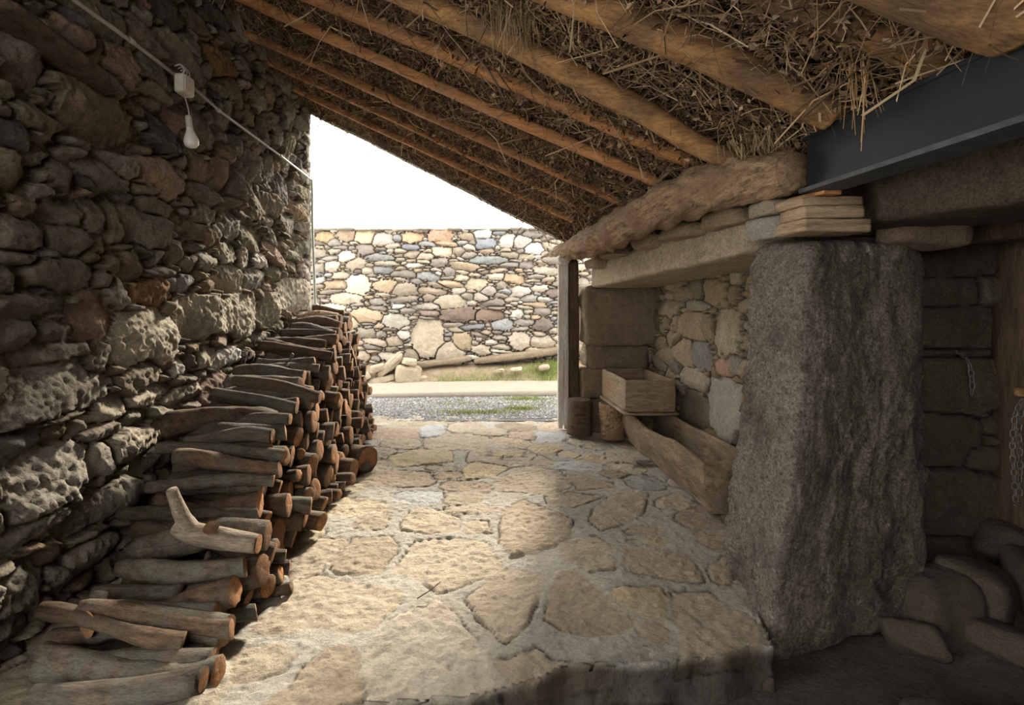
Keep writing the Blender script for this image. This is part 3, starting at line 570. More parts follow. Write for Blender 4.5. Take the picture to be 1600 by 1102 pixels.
pole(2.26, [(880, -15), (1000, 38), (1150, 103), (1300, 180)], [.082, .08, .078, .078, .07], 'round roof pole ending beside the left end of the steel beam', 12)
pole(1.86, [(1200, -25), (1340, 35), (1468, 92)], [.078, .076, .072, .07], 'dark flaky roof pole with a broken end above the steel beam', 13)
pole(1.5, [(1430, -35), (1530, 5), (1625, 38)], [.12, .11, .10, .09], 'thick pale roof pole nearest to the viewer, above the steel beam', 14)

# brush: dry leaves and twigs packed over the rafters
rr = np.random.RandomState(9)
def brush_leaves(n, xs, ys, zoff, smin, smax):
    x = rr.uniform(*xs, n); y = rr.uniform(*ys, n)
    clump = fbm(x * 3.2, y * 3.2, 0, 31, 4)
    z = roofz(x, y) + zoff - .06 * sstep(6.0, 6.4, y) + .115 - np.abs(rr.normal(0, .042, n)) * (1 + 1.5 * clump) + clump * -.10
    a, b, c = rr.normal(0, 1, (3, n, 3)); a /= np.linalg.norm(a, axis=1)[:, None]; b = np.cross(a, b); b /= np.linalg.norm(b, axis=1)[:, None]; nn = np.cross(a, b)
    s = rr.uniform(smin, smax, n)[:, None]; L = rr.uniform(1.2, 2.2, n)[:, None] * s; cu = rr.uniform(.1, .5, n)[:, None] * s
    p = np.stack([x, y, z], -1)
    v = np.stack([p - a * L / 2, p - b * s / 2 + nn * cu, p + a * L / 2, p + b * s / 2 + nn * cu, p], 1).reshape(-1, 3)
    i = np.arange(n)[:, None] * 5
    F = np.concatenate([i + np.array([0, 1, 4]), i + np.array([1, 2, 4]), i + np.array([2, 3, 4]), i + np.array([3, 0, 4])])
    pal_ = np.array([(.16, .10, .06), (.26, .165, .095), (.09, .055, .03), (.38, .28, .19), (.07, .045, .03), (.22, .125, .055)])
    c = pal_[rr.randint(0, 6, n)] * rr.uniform(.6, 1.3, (n, 1)); return v, F, np.repeat(c, 5, 0)
def brush_twigs(n, xs, ys, zoff, rmin, rmax, lmin, lmax, droop=.4, pos=None, dirz=.35, pal_=None):
    K = 5; x = rr.uniform(*xs, n); y = rr.uniform(*ys, n)
    z = roofz(x, y) + zoff + .015 - .03 * sstep(6.0, 6.4, y) + rr.uniform(-.03, .10, n)
    p = np.stack([x, y, z], -1) if pos is None else pos
    d = rr.normal(0, 1, (n, 3)); d[:, 2] *= dirz; d[:, 2] -= d[:, 0] * .4 * (pos is None); d /= np.linalg.norm(d, axis=1)[:, None]
    bend = rr.normal(0, 1, (n, 3)) * .5; L = rr.uniform(lmin, lmax, n); r = rr.uniform(rmin, rmax, n)
    t = np.linspace(-.5, .5, K) if pos is None else np.linspace(0, 1, K)
    C_ = p[:, None] + L[:, None, None] * (d[:, None] * t[None, :, None] + bend[:, None] * (t ** 2)[None, :, None])
    C_[:, :, 2] -= droop * L[:, None] * (t ** 2)[None]
    C_ += rr.normal(0, 1, C_.shape) * (L * .03)[:, None, None]
    A = np.cross(d, rr.normal(0, 1, (n, 3))); A /= np.linalg.norm(A, axis=1)[:, None]; B = np.cross(A, d)
    rad = r[:, None] * np.linspace(1, .45, K)[None]
    ring = [A * math.cos(q) + B * math.sin(q) for q in (0, 2.1, 4.2)]
    v = np.stack([C_ + rad[:, :, None] * q[:, None] for q in ring], 2).reshape(-1, 3)
    F = []; i = np.arange(n)[:, None] * K * 3
    for k in range(K - 1):
        for j in range(3): F.append(i + np.array([k * 3 + j, k * 3 + (j + 1) % 3, k * 3 + 3 + (j + 1) % 3, k * 3 + 3 + j]))
    if pal_ is None: pal_ = [(.20, .135, .08), (.33, .22, .125), (.12, .08, .05), (.42, .31, .19)]
    pal_ = np.array(pal_); c = pal_[rr.randint(0, len(pal_), n)] * rr.uniform(.7, 1.25, (n, 1)); return v, np.concatenate(F), np.repeat(c, K * 3, 0)
v1, f1, c1 = brush_leaves(56000, (-2.15, 1.75), (1.0, 6.45), .0, .014, .034)
v2, f2, c2 = brush_twigs(15000, (-2.15, 1.75), (1.0, 6.45), .03, .0012, .0035, .10, .42)
v3, f3, c3 = brush_twigs(900, (-2.1, 1.7), (1.0, 6.4), .02, .003, .007, .25, .7)
V = np.concatenate([v1, v2, v3])
o = obj('brush_roofing', mk_mesh('brush_roofing', V, [f1, np.concatenate([f2 + len(v1), f3 + len(v1) + len(v2)])], np.concatenate([c1, c2, c3]), False, [M['brush']]))
tag(o, 'dry brown leaves and twigs packed over the roof poles', 'brush'); o['kind'] = 'stuff'
def tuft(name, label, cat, p, n, L, spread, pal_, dirv=(0, 0, -1), r=(.0012, .0028)):
    pos = np.array(p)[None] + rr.normal(0, 1, (n, 3)) * np.array(spread)
    v, f, c = brush_twigs(n, (0, 1), (0, 1), 0, r[0], r[1], L * .6, L, 0, pos, .3, pal_)
    K = 5; vv = v.reshape(n, K, 3, 3); t = np.linspace(0, 1, K)
    cen = vv.mean(2, keepdims=True); rel = vv - cen; q = cen - pos[:, None, None]
    newc = pos[:, None, None] + q * .16 + np.array(dirv)[None, None, None] * (rr.uniform(.6, 1, n) * L)[:, None, None, None] * t[None, :, None, None]
    V = (newc + rel).reshape(-1, 3); o = obj(name, mk_mesh(name, V, f, c, False, [M['brush']])); o['kind'] = 'stuff'; return tag(o, label, cat)
straw = [(.30, .22, .11), (.22, .15, .08), (.36, .27, .15)]
tuft('straw_bundle', 'bundle of fine straw hanging beside the knotty roof pole at the top', 'straw', P(800, -20, 2.55), 160, .34, (.07, .03, .02), straw)
tuft('straw_bundle', 'splintered straw stalks hanging down over the left end of the steel beam', 'straw', P(1342, 80, 1.98), 24, .30, (.03, .02, .02), [(.42, .28, .15), (.34, .21, .10)], (-.05, 0, -1), (.0018, .004))
tuft('brush_clump', 'shaggy brush clump above the twisted purlin log end', 'brush', P(1185, 215, 2.7), 240, .26, (.10, .08, .03), straw, (.1, 0, -.5))
tuft('brush_clump', 'twiggy brush clump poking out where the roof meets the left wall', 'brush', P(430, 60, 4.3) , 120, .42, (.16, .3, .05), [(.24, .18, .13), (.16, .11, .08)], (.25, -.1, -.55), (.0015, .004))
V, F = tube(spline([P(1530, 60, 1.55), P(1515, 95, 1.6), P(1503, 135, 1.62)], 8), [.004, .003, .002, .0015, .0015, .001, .001, .001], 6); tag(obj('hanging_twig', mk_mesh('hanging_twig', V, F, None, True, [M['bark2']])), 'thin twig dangling in front of the steel beam', 'twig')
V, F = tube(spline([P(1545, 70, 1.45), P(1575, 88, 1.45), P(1610, 98, 1.45)], 8), .0022, 6); tag(obj('hanging_twig', mk_mesh('hanging_twig', V, F, None, True, [M['bark2']])), 'curved pale twig under the nearest roof pole', 'twig')
V, F = tube(spline([P(735, 75, 2.9), P(770, 120, 2.85), P(790, 160, 2.8)], 8), .005, 6); tag(obj('hanging_twig', mk_mesh('hanging_twig', V, F, None, True, [M['bark2']])), 'grey forked twig caught between two orange roof joists', 'twig')

# ------------------------------------------------------------------ purlin log, steel beam, blocks, lintels
cp = [(.98, 6.5, 2.03), (1.14, 6.1, 2.08), (1.2, 4.8, 2.06), (1.3, 3.85, 2.13), (1.42, 3.07, 2.17), (1.5, 2.75, 2.15), (1.585, 2.50, 2.13)]
sp = spline(cp, 90); r = np.interp(sp[:, 1], [2.5, 2.75, 3.1, 3.8, 4.8, 6.1, 6.5], [.105, .125, .15, .155, .14, .105, .05])
V, F = tube(sp, r, 36, .42, 7.0, 81); purl = obj('purlin_log', mk_mesh('purlin_log', V, F, None, True, [M['purlin']])); tag(purl, 'twisted bark-stripped purlin log lying over the granite lintel', 'log')
V, F = tube([(1.58, 2.53, 2.13), (1.59, 2.49, 2.13), (1.595, 2.465, 2.13)], [.10, .095, .085], 24, .1, 5, 82); c_ = obj('sawn_end', mk_mesh('sawn_end', V, F, None, True, [M['purlin']])); child(c_, purl); c_['label'] = 'brown sawn end of the purlin'
V, F = tube(spline([(1.30, 3.75, 2.2), (1.34, 3.6, 2.33), (1.40, 3.5, 2.40)], 8), [.03, .028, .024, .02, .018, .015, .012, .01], 8, .3, 20, 5); child(obj('branch_stub', mk_mesh('branch_stub', V, F, None, True, [M['purlin']])), purl)
V, F = tube(spline([(.9, 6.6, 2.06), (1.05, 6.3, 2.0), (1.12, 5.9, 1.98)], 14), np.linspace(.02, .07, 14), 12, .3, 8, 6); o = obj('split_log', mk_mesh('split_log', V, F, None, True, [M['grey']])); tag(o, 'pale split log end resting on the grey weathered post', 'log')

ib = thing('steel_beam', 'dark blue-grey painted steel beam resting on wooden blocks', 'beam', (1.67, 2.42, 2.02))
for nm, b8 in (('web', box8(1.612, 1.63, -1.7, 2.43, 2.02, 2.27)), ('bottom_flange', box8(1.585, 1.74, -1.7, 2.45, 2.012, 2.032)), ('top_flange', box8(1.605, 1.74, -1.7, 2.45, 2.262, 2.279))):
    V, F = hexa(b8, (2, 40, 3), 0, .0015, 6, 90); child(obj(nm, mk_mesh(nm, V, F, None, False, [M['lightersteel' if nm == 'bottom_flange' else 'steel']])), ib)
# wooden blocks at the top of the pillar
blocks = [((1.57, 1.90, 2.40, 2.62, 1.825, 1.885), 'sawn timber block, lowest of the three under the steel beam', .03), ((1.58, 1.86, 2.39, 2.60, 1.888, 1.945), 'pale sawn timber block, middle of the three under the steel beam', -.04),
          ((1.56, 1.86, 2.40, 2.60, 1.948, 1.99), 'grey timber block, topmost thick one under the steel beam', .02), ((1.63, 1.72, 2.36, 2.60, 1.992, 2.012), 'small thin reddish wedge board directly under the steel beam', .1)]
for k, (bb, lab, an) in enumerate(blocks):
    V, F = hexa(box8(*bb), (20, 10, 5), 40, .007, 14, 100 + k); V = tilt(V, V.mean(0), 'Z', an)
    tag(obj('timber_block' if k < 3 else 'wedge_board', mk_mesh('timber_block', V, F, None, True, [M['block' if k < 3 else 'joist']])), lab, 'wooden block', 'packing blocks on the pillar')
def rock(name, label, cat, c, dims, seed, col=None, mat='vcol', rot=(0, 0, 0), p=3.2, amp=.02, sc=7, n=12, group=None, parent=None):
    rj = np.random.RandomState(seed + 5); b8 = np.array(box8(-dims[0] / 2, dims[0] / 2, -dims[1] / 2, dims[1] / 2, -dims[2] / 2, dims[2] / 2)); b8 = b8 + rj.uniform(-.17, .17, b8.shape) * np.array(dims) * (p < 5.5)
    V, F = hexa(b8, (n, n, n), p * 1.5, amp, sc, seed)
    for ax, a_ in zip('XYZ', rot): V = tilt(V, (0, 0, 0), ax, a_)
    o = obj(name, mk_mesh(name, V, F, (np.tile(col, (len(V), 1)) if col else None), True, [M[mat]]), None, c); 
    if label: tag(o, label, cat, group)
    return o
rock('packing_stone', 'pale angular stone between lintel and pillar top, upper of the two', 'stone', (1.64, 2.72, 1.985), (.20, .2, .085), 1, (.34, .28, .21), p=6, amp=.008, group='packing stones')
rock('packing_stone', 'grey wedge stone on the pillar top, lower of the two beside the blocks', 'stone', (1.63, 2.70, 1.885), (.21, .24, .11), 2, (.34, .31, .27), rot=(0, -.12, 0), p=5, amp=.01, group='packing stones')
rock('packing_stone', 'brown wedge stone wedged under the right-hand granite beam', 'stone', (2.32, 2.62, 1.83), (.36, .2, .11), 3, (.22, .16, .11), rot=(0, .06, 0), p=4, amp=.015, group='packing stones')
for k, (x, y, z, l) in enumerate([(1.36, 5.6, 1.93, .45), (1.40, 5.0, 1.99, .5), (1.46, 4.3, 2.0, .45), (1.5, 3.7, 2.02, .45), (1.56, 3.2, 2.03, .4)]):
    rock('packing_stone', ['flat brown stone between purlin and lintel at its far end', 'flat brown stone second from the far end of the lintel top', 'flat stone in the middle of the lintel top under the purlin', 'flat stone on the lintel below the purlin branch stub', 'flat stone on the lintel beside the pillar top'][k], 'stone', (x + .08, y, z - .02), (.26, l, .11), 20 + k, (.28, .21, .14), p=3.6, amp=.02, group='packing stones')
# granite lintel over the niche
V, F = hexa([[[(1.62, 2.98, 1.775), (1.66, 2.98, 2.03)], [(1.40, 5.98, 1.635), (1.42, 5.98, 1.93)]], [[(2.22, 2.98, 1.775), (2.20, 2.98, 2.04)], [(2.15, 6.0, 1.635), (2.12, 6.0, 1.95)]]], (16, 70, 10), 12, .022, 5, 110)
tag(obj('stone_lintel', mk_mesh('stone_lintel', V, F, None, True, [M['lintel']])), 'long rough granite lintel spanning the niche with the crate', 'lintel')
V, F = hexa([[[(2.16, 1.3, 1.86), (2.18, 1.3, 2.15)], [(1.88, 2.75, 1.87), (1.90, 2.75, 2.12)]], [[(2.75, 1.4, 1.86), (2.7, 1.4, 2.15)], [(2.5, 2.95, 1.87), (2.45, 2.95, 2.12)]]], (14, 40, 12), 12, .018, 5, 111)
tag(obj('granite_beam', mk_mesh('granite_beam', V, F, None, True, [M['beamstone']])), 'dark speckled granite beam behind the steel beam', 'lintel')
V, F = hexa([[[(2.35, 2.62, 1.78), (2.35, 2.62, 1.88)], [(2.35, 2.85, 1.78), (2.35, 2.85, 1.88)]], [[(3.5, 2.5, 1.86), (3.5, 2.5, 2.0)], [(3.5, 2.75, 1.86), (3.5, 2.75, 2.0)]]], (30, 6, 4), 10, .012, 4, 112)
tag(obj('lintel_plank', mk_mesh('lintel_plank', V, F, None, True, [M['brownwood']])), 'dark timber plank under the granite beam at the right edge', 'plank')

# ------------------------------------------------------------------ the big granite pillar
V, F = hexa([[[(1.47, 2.40, -.24), (1.62, 2.43, 1.80)], [(1.55, 3.02, -.12), (1.66, 2.98, 1.83)]], [[(2.40, 2.66, -.2), (2.46, 2.72, 1.79)], [(2.55, 3.2, -.1), (2.5, 3.15, 1.82)]]], (90, 64, 170), 14, .0, 5, 120)
s_ = V.copy(); cx, cy = 2.0, 2.85; d = np.stack([V[:, 0] - cx, V[:, 1] - cy, 0 * V[:, 0]], -1); d /= np.linalg.norm(d, axis=1)[:, None] + 1e-6
n_ = .040 * 2 * fbm(V[:, 0] * 4, V[:, 1] * 4, V[:, 2] * 1.7, 5, 3) + .028 * 2 * fbm(V[:, 0] * 14, V[:, 1] * 14, V[:, 2] * 9, 6, 5, .65)
left_face = sstep(.55, .95, -d[:, 0])
n_ += .05 * left_face * (np.abs(fbm(V[:, 0] * 3, V[:, 1] * 22, V[:, 2] * 9, 8, 4, .6)) * 2)
bulge = -.10 * sstep(.0, .5, V[:, 0] - 1.5) * 0
V = V + d * n_[:, None]; V[:, 2] += .02 * 2 * fbm(V[:, 0] * 5, V[:, 1] * 5, 0, 9, 3) * (V[:, 2] > 1.6)
V[:, 0] -= .05 * sstep(1.0, .1, V[:, 2]) * (V[:, 0] < 2.0)
tag(obj('granite_pillar', mk_mesh('granite_pillar', V, F, None, True, [M['granite']])), 'huge rough-hewn granite pillar slab at the right of the floor', 'pillar')
# rubble at its foot
for k, (c, dm, lab) in enumerate([((2.38, 2.62, -.05), (.34, .3, .30), 'dark boulder at the right foot of the granite pillar'), ((2.72, 2.75, -.02), (.42, .35, .34), 'dark squarish boulder below the ashlar wall'),
        ((3.0, 2.45, -.02), (.46, .5, .36), 'large dark boulder at the bottom right corner'), ((3.08, 2.82, .14), (.34, .25, .20), 'flat dark boulder in front of the timber jamb'), ((2.55, 2.4, -.12), (.30, .26, .16), 'low rough stone between pillar foot and corner boulder'), ((2.2, 2.52, -.15), (.24, .16, .14), 'small chipped stone against the pillar base')]):
    rock('boulder' if k < 4 else 'loose_stone', lab, 'stone', c, dm, 130 + k, (.105, .085, .07) if k < 6 else (.16, .135, .11), rot=(.1 * k, .1, .5 * k), p=3.4, amp=.03, sc=6, n=20)
V, F = hexa(box8(1.75, 3.9, 1.2, 2.05, -.2, -.135), (40, 14, 3), 12, .012, 4, 140); V = tilt(V, (2.4, 2.0, -.2), 'Z', -.2)
tag(obj('stone_slab', mk_mesh('stone_slab', V, F, None, True, [M['darkground']])), 'flat dark stone slab on the lower ground at the bottom right', 'slab')

# ------------------------------------------------------------------ niche pier, post, stumps
pr = thing('stone_pier', 'stacked dark granite block pier at the far end of the niche', 'pier', (1.75, 6.1, 0))
for k, (b8, sd) in enumerate([(box8(1.36, 2.25, 5.88, 6.36, 1.0, 1.70), 1), (box8(1.42, 2.15, 5.98, 6.36, .70, 1.0), 2), (box8(1.34, 1.66, 5.95, 6.3, .36, .70), 3), (box8(1.34, 1.72, 5.95, 6.3, -.05, .37), 4), (box8(1.66, 2.25, 6.1, 6.4, -.05, .72), 5)]):
    V, F = hexa(np.array(b8) + np.random.RandomState(sd).uniform(-.025, .025, (2, 2, 2, 3)), (30, 16, 22), 12, .035, 6, 150 + sd); child(obj('stone_block', mk_mesh('stone_block', V, F, None, True, [M['pier']])), pr)
po = thing('wooden_post', 'grey weathered split-board post holding up the purlin log', 'post', (1.18, 6.12, 0))
for k, (x0, x1, y0, y1, top, mt) in enumerate([(1.085, 1.155, 6.07, 6.13, 1.99, 'grey'), (1.15, 1.20, 6.05, 6.12, 2.02, 'grey'), (1.20, 1.33, 6.10, 6.17, 2.0, 'brownwood')]):
    V, F = hexa(box8(x0, x1, y0, y1, -.02, top), (5, 4, 60), 12, .008, 3, 160 + k, 3, (3, 3, .5)); V[:, 0] += .02 * fbm(V[:, 2] * 1.2, 0, k, 5, 2)
    c_ = obj('board', mk_mesh('board', V, F, None, True, [M[mt]])); child(c_, po)
    if k == 2: c_['label'] = 'dark brown rear board'
def stump(c, r, h, label, seed, lean=0, mat='bark2'):
    t = thing('log_stump', label, 'stump', c)
    V, F = tube([(lean * z_, 0, z_ * h) for z_ in np.linspace(0, 1, 16)], r * np.array([1.04] + [1] * 14 + [.97]), 28, .10, 9, seed); o = obj('bark', mk_mesh('bark', V, F, None, True, [M[mat]]), t)
    a = np.arange(28) / 28 * 2 * math.pi; ring = [np.stack([lean + q * r * .9 * np.cos(a), q * r * .9 * np.sin(a), h + .004 + 0 * a], -1) for q in (1, .6, .25)]
    V = np.concatenate(ring); i = np.arange(28); F = np.concatenate([np.stack([i, (i + 1) % 28, 28 + (i + 1) % 28, 28 + i], 1), np.stack([28 + i, 28 + (i + 1) % 28, 56 + (i + 1) % 28, 56 + i], 1)])
    V[:, 2] += .006 * fbm(V[:, 0] * 30, V[:, 1] * 30, 0, seed, 2); F4 = [F, np.arange(56, 84)[None]]
    obj('sawn_top', mk_mesh('sawn_top', V, F4, None, True, [M['brownwood']]), t); return t
stump((1.27, 5.78, 0), .135, .385, 'upright dark log stump standing beside the grey wooden post', 170)
stump((1.60, 5.62, 0), .135, .38, 'upright bark-covered stump holding up the wooden crate', 171, -.02, 'purlin')

# ------------------------------------------------------------------ crate and trough
cr = thing('wooden_crate', 'open weathered wooden crate on a stump above the trough', 'crate', (1.79, 5.43, .40))
def board(nm, b8, root, mt='crate', n=(10, 10, 5), sd=1, amp=.004):
    V, F = hexa(b8, n, 16, amp, 6, sd); return child(obj(nm, mk_mesh(nm, V, F, None, True, [M[mt]])), root)
board('front_panel', box8(1.54, 2.03, 4.985, 5.01, .415, .725), cr, sd=1)
board('back_panel', box8(1.56, 2.02, 5.84, 5.865, .415, .725), cr, sd=2)
board('side_panel', box8(1.54, 1.565, 5.0, 5.86, .415, .725), cr, sd=3, n=(3, 30, 10))
board('side_panel', box8(2.005, 2.03, 5.0, 5.86, .415, .725), cr, sd=4, n=(3, 30, 10))
board('bottom_panel', box8(1.55, 2.02, 5.0, 5.86, .415, .435), cr, sd=5)
board('base_board', box8(1.515, 2.07, 4.94, 5.9, .385, .412), cr, sd=6, n=(12, 30, 3), amp=.008)
# trough swept along Y
ys = np.linspace(3.60, 5.56, 90); pr_n = 64; rows = []
for y in ys:
    s0 = (y - 3.60) / 1.96; e = min(y - 3.60, 5.56 - y); dep = .24 * sstep(.06, .12, e) ; hl = .355 - .05 * s0 + .02 * math.sin(y * 5) ; hr = .40 - .04 * s0
    xb0, xb1 = 1.72, 1.98; xt0, xt1 = 1.665, 2.03
    wl, wr = .042, .03
    prof = [(xb0, .0), (xb0 - .012, .06), (xt0 - .006, .20), (xt0, hl), (xt0 + wl * .5, hl + .006), (xt0 + wl, hl), (xt0 + wl + .02, hl - dep * .7), (xt0 + wl + .05, hl - dep), (xt1 - wr - .05, hr - .04 * (dep > .01) - dep), (xt1 - wr - .015, hr - dep * .7), (xt1 - wr, hr), (xt1 - wr * .5, hr + .004), (xt1, hr), (xt1, .2), (xb1, .05), (xb1, 0)]
    prof = np.array(prof); L = np.concatenate([[0], np.cumsum(np.linalg.norm(np.diff(prof, axis=0), axis=1) + .02)]); t = np.linspace(0, L[-1], pr_n)
    rows.append(np.stack([np.interp(t, L, prof[:, 0]), np.full(pr_n, y), np.interp(t, L, prof[:, 1])], -1))
V = np.concatenate(rows); q = V.copy(); outer = (np.tile(np.arange(pr_n), len(ys)) < 20)
V[:, 0] += .012 * 2 * fbm(q[:, 0] * 10, q[:, 1] * 5, q[:, 2] * 12, 3, 4) * (1 + outer); V[:, 2] += .012 * 2 * fbm(q[:, 0] * 10, q[:, 1] * 6, q[:, 2] * 10, 4, 4) * (q[:, 2] > .05)
F = grid_faces(pr_n, len(ys), True); caps = [np.arange(pr_n)[None][:, ::-1] * 1, (np.arange(pr_n) + (len(ys) - 1) * pr_n)[None]]
me = mk_mesh('feeding_trough', V, [F, caps[0][:, ::-1], caps[1][:, ::-1]], None, True, [M['trough']])
tag(obj('feeding_trough', me), 'long hollowed-out wooden trough on the floor beside the pillar', 'trough')
rock('floor_stone', 'small flat stone chip on the floor beside the trough', 'stone', P(1000, 718, 4.83) , (.16, .12, .035), 180, (.33, .29, .24), amp=.01, n=8)

# ------------------------------------------------------------------ right: jamb, chains, iron
V, F = hexa(box8(3.12, 3.26, 2.86, 3.05, -.2, 1.86), (5, 5, 60), 12, .008, 3, 190, 3, (3, 3, .6))
o = obj('door_1', mk_mesh('door_jamb', V, F, None, True, [M['brownwood']])); struct(o)
V, F = hexa(box8(3.27, 4.05, 2.98, 3.04, -.2, 1.86), (30, 2, 20), 0, .006, 3, 191, 3, (8, 1, .6)); struct(obj('door_2', mk_mesh('door_leaf', V, F, None, True, [M['brownwood']])))
V, F = hexa(box8(3.02, 3.30, 2.80, 2.84, .975, 1.02), (10, 3, 3), 12, .004, 6, 192); tag(obj('wooden_bar', mk_mesh('wooden_bar', V, F, None, True, [M['pole']])), 'short wooden bar fixed across the dark timber jamb', 'bar')
def chain(label, pts, Rl=.0155, seed=0):
    sp = spline([tuple(p_) for p_ in pts], 200); L = np.concatenate([[0], np.cumsum(np.linalg.norm(np.diff(sp, axis=0), axis=1))]); step = Rl * 2.35; parts = []
    for k, s in enumerate(np.arange(0, L[-1], step)):
        i = min(np.searchsorted(L, s), 198); p_ = sp[i]; T = sp[i + 1] - sp[i]; T /= np.linalg.norm(T)
        V, F = torus(Rl * .72, Rl * .2, Rl * .55); Mx = np.array(Vector(T).to_track_quat('Z', 'Y').to_matrix()); a = (math.pi / 2 if k % 2 else 0) + .4
        R = np.array(Matrix.Rotation(a, 3, 'Z')); parts.append(((V @ R.T) @ Mx.T + p_, F))
    V, F = merge(parts); return tag(obj('iron_chain', mk_mesh('iron_chain', V, F, None, True, [M['iron']])), label, 'chain', 'iron chains on the right wall')
chain('short iron chain hanging from a joint in the ashlar wall', [P(1490, 548, 3.06), P(1508, 558, 2.92), P(1516, 575, 2.89), P(1519, 600, 2.89), P(1518, 618, 2.89)])
chain('long iron chain looped in two strands down the timber jamb', [P(1596, 628, 2.83), P(1586, 650, 2.82), P(1582, 700, 2.82), P(1585, 745, 2.82), P(1588, 788, 2.82), P(1593, 770, 2.83), P(1594, 720, 2.83), P(1592, 670, 2.83), P(1599, 630, 2.83)])

# ------------------------------------------------------------------ conduit, junction box, bulb on the left wall
XW = -1.90
def LWp(px, py, x=XW): Y = -x * FOC / (VX - px); return Vector((x, Y, CAMZ + (VY - py) * Y / FOC))
cd = thing('cable_conduit', 'grey plastic conduit running along the left rubble wall', 'conduit', tuple(LWp(287, 128)))
a, b2, c2_, d2 = LWp(60, -50), LWp(210, 68), LWp(345, 175), LWp(486, 280)
pts = [a, LWp(115, 0), b2, LWp(280, 122)]
V, F = tube([tuple(p_) for p_ in pts], .0115, 10); child(obj('pipe', mk_mesh('pipe', V, F, None, True, [M['pvc']])), cd)
V, F = tube([tuple(p_) for p_ in (LWp(292, 128), c2_, LWp(440, 245), d2)], .0105, 10); child(obj('pipe', mk_mesh('pipe', V, F, None, True, [M['pvc']])), cd)
for q in ((205, 64), (341, 172), (438, 243)):
    p_ = LWp(*q); V, F = tube([(p_.x, p_.y - .02, p_.z), (p_.x, p_.y + .02, p_.z)], .016, 10); child(obj('clip', mk_mesh('clip', V, F, None, True, [M['pvc']])), cd)
yd = 6.45; px_, pz_ = (487 - VX) / FOC * yd, CAMZ + (VY - 283) / FOC * yd
V, F = tube(spline([(px_ + .0, yd - .12, pz_ + .03), (px_, yd, pz_ - .02), (px_ + .01, yd, 2.4), (px_ + .035, yd, 1.75), (px_ + .05, yd, 1.05), (px_ + .05, yd, .02)], 50), .017, 10)
tag(obj('drop_pipe', mk_mesh('drop_pipe', V, F, None, True, [M['greenpipe']])), 'pale green-grey pipe dropping down the left wall corner', 'pipe')
V, F = hexa(box8(px_ + .02, px_ + .085, yd - .03, yd + .03, 1.36, 1.46), (4, 4, 4), 10, 0); tag(obj('pipe_socket', mk_mesh('pipe_socket', V, F, None, True, [M['pvc']])), 'small grey fitting at the foot of the corner pipe', 'fitting')
jb = LWp(288, 134, -1.86); jx = thing('junction_box', 'beige square junction box on the left wall conduit', 'junction box', tuple(jb))
V, F = hexa(box8(-.035, .03, -.062, .062, -.062, .062), (8, 8, 8), 10, 0); obj('housing', mk_mesh('housing', V, F, None, True, [M['boxplastic']]), jx)
V, F = hexa(box8(.03, .038, -.056, .056, -.056, .056), (4, 8, 8), 12, 0); obj('lid', mk_mesh('lid', V, F, None, True, [M['boxplastic']]), jx)
for k in range(3):
    V, F = tube(spline([(0, -.03 + .03 * k, .06), (.02, -.035 + .032 * k, .085), (.0, -.04 + .033 * k, .12), (-.04, -.04 + .033 * k, .11)], 8), .006, 8); c_ = obj('cable_loop', mk_mesh('cable_loop', V, F, None, True, [M['wire']]), jx)
bl = P(296, 198, 3.42); bu = thing('light_bulb', 'white bulb hanging in a white holder below the junction box', 'light bulb', tuple(bl))
prof = [(0.001, .075), (.019, .072), (.021, .05), (.021, .0), (.024, -.01)]
V, F = lathe(prof); h1 = obj('lamp_holder', mk_mesh('lamp_holder', V, F, None, True, [M['boxplastic']]), bu)
prof = [(.018, .0), (.021, -.02), (.030, -.045), (.042, -.072), (.048, -.098), (.044, -.122), (.030, -.138), (.001, -.145)]
V, F = lathe(prof, 24); h2 = obj('bulb', mk_mesh('bulb', V, F, None, True, [M['white']]), bu)
for h_ in (h1, h2): h_.rotation_euler = (0, -.12, 0); h_.location = (0, 0, 0)
V, F = tube(spline([tuple(jb + Vector((.0, 0, -.06)) - bl), (-.02, .02, .13), (.0, 0, .07)], 8), .004, 6); obj('flex', mk_mesh('flex', V, F, None, True, [M['boxplastic']]), bu)
V, F = hexa([[[(-2.05, 2.05, 2.66), (-2.05, 2.05, 2.70)], [(-2.05, 2.75, 2.58), (-2.05, 2.75, 2.63)]], [[(-1.78, 2.0, 2.66), (-1.78, 2.0, 2.70)], [(-1.80, 2.70, 2.58), (-1.80, 2.70, 2.63)]]], (6, 20, 3), 8, .012, 5, 195)
tag(obj('old_plank', mk_mesh('old_plank', V, F, None, True, [M['brownwood']])), 'old wooden plank jutting from the left wall near the top corner', 'plank')

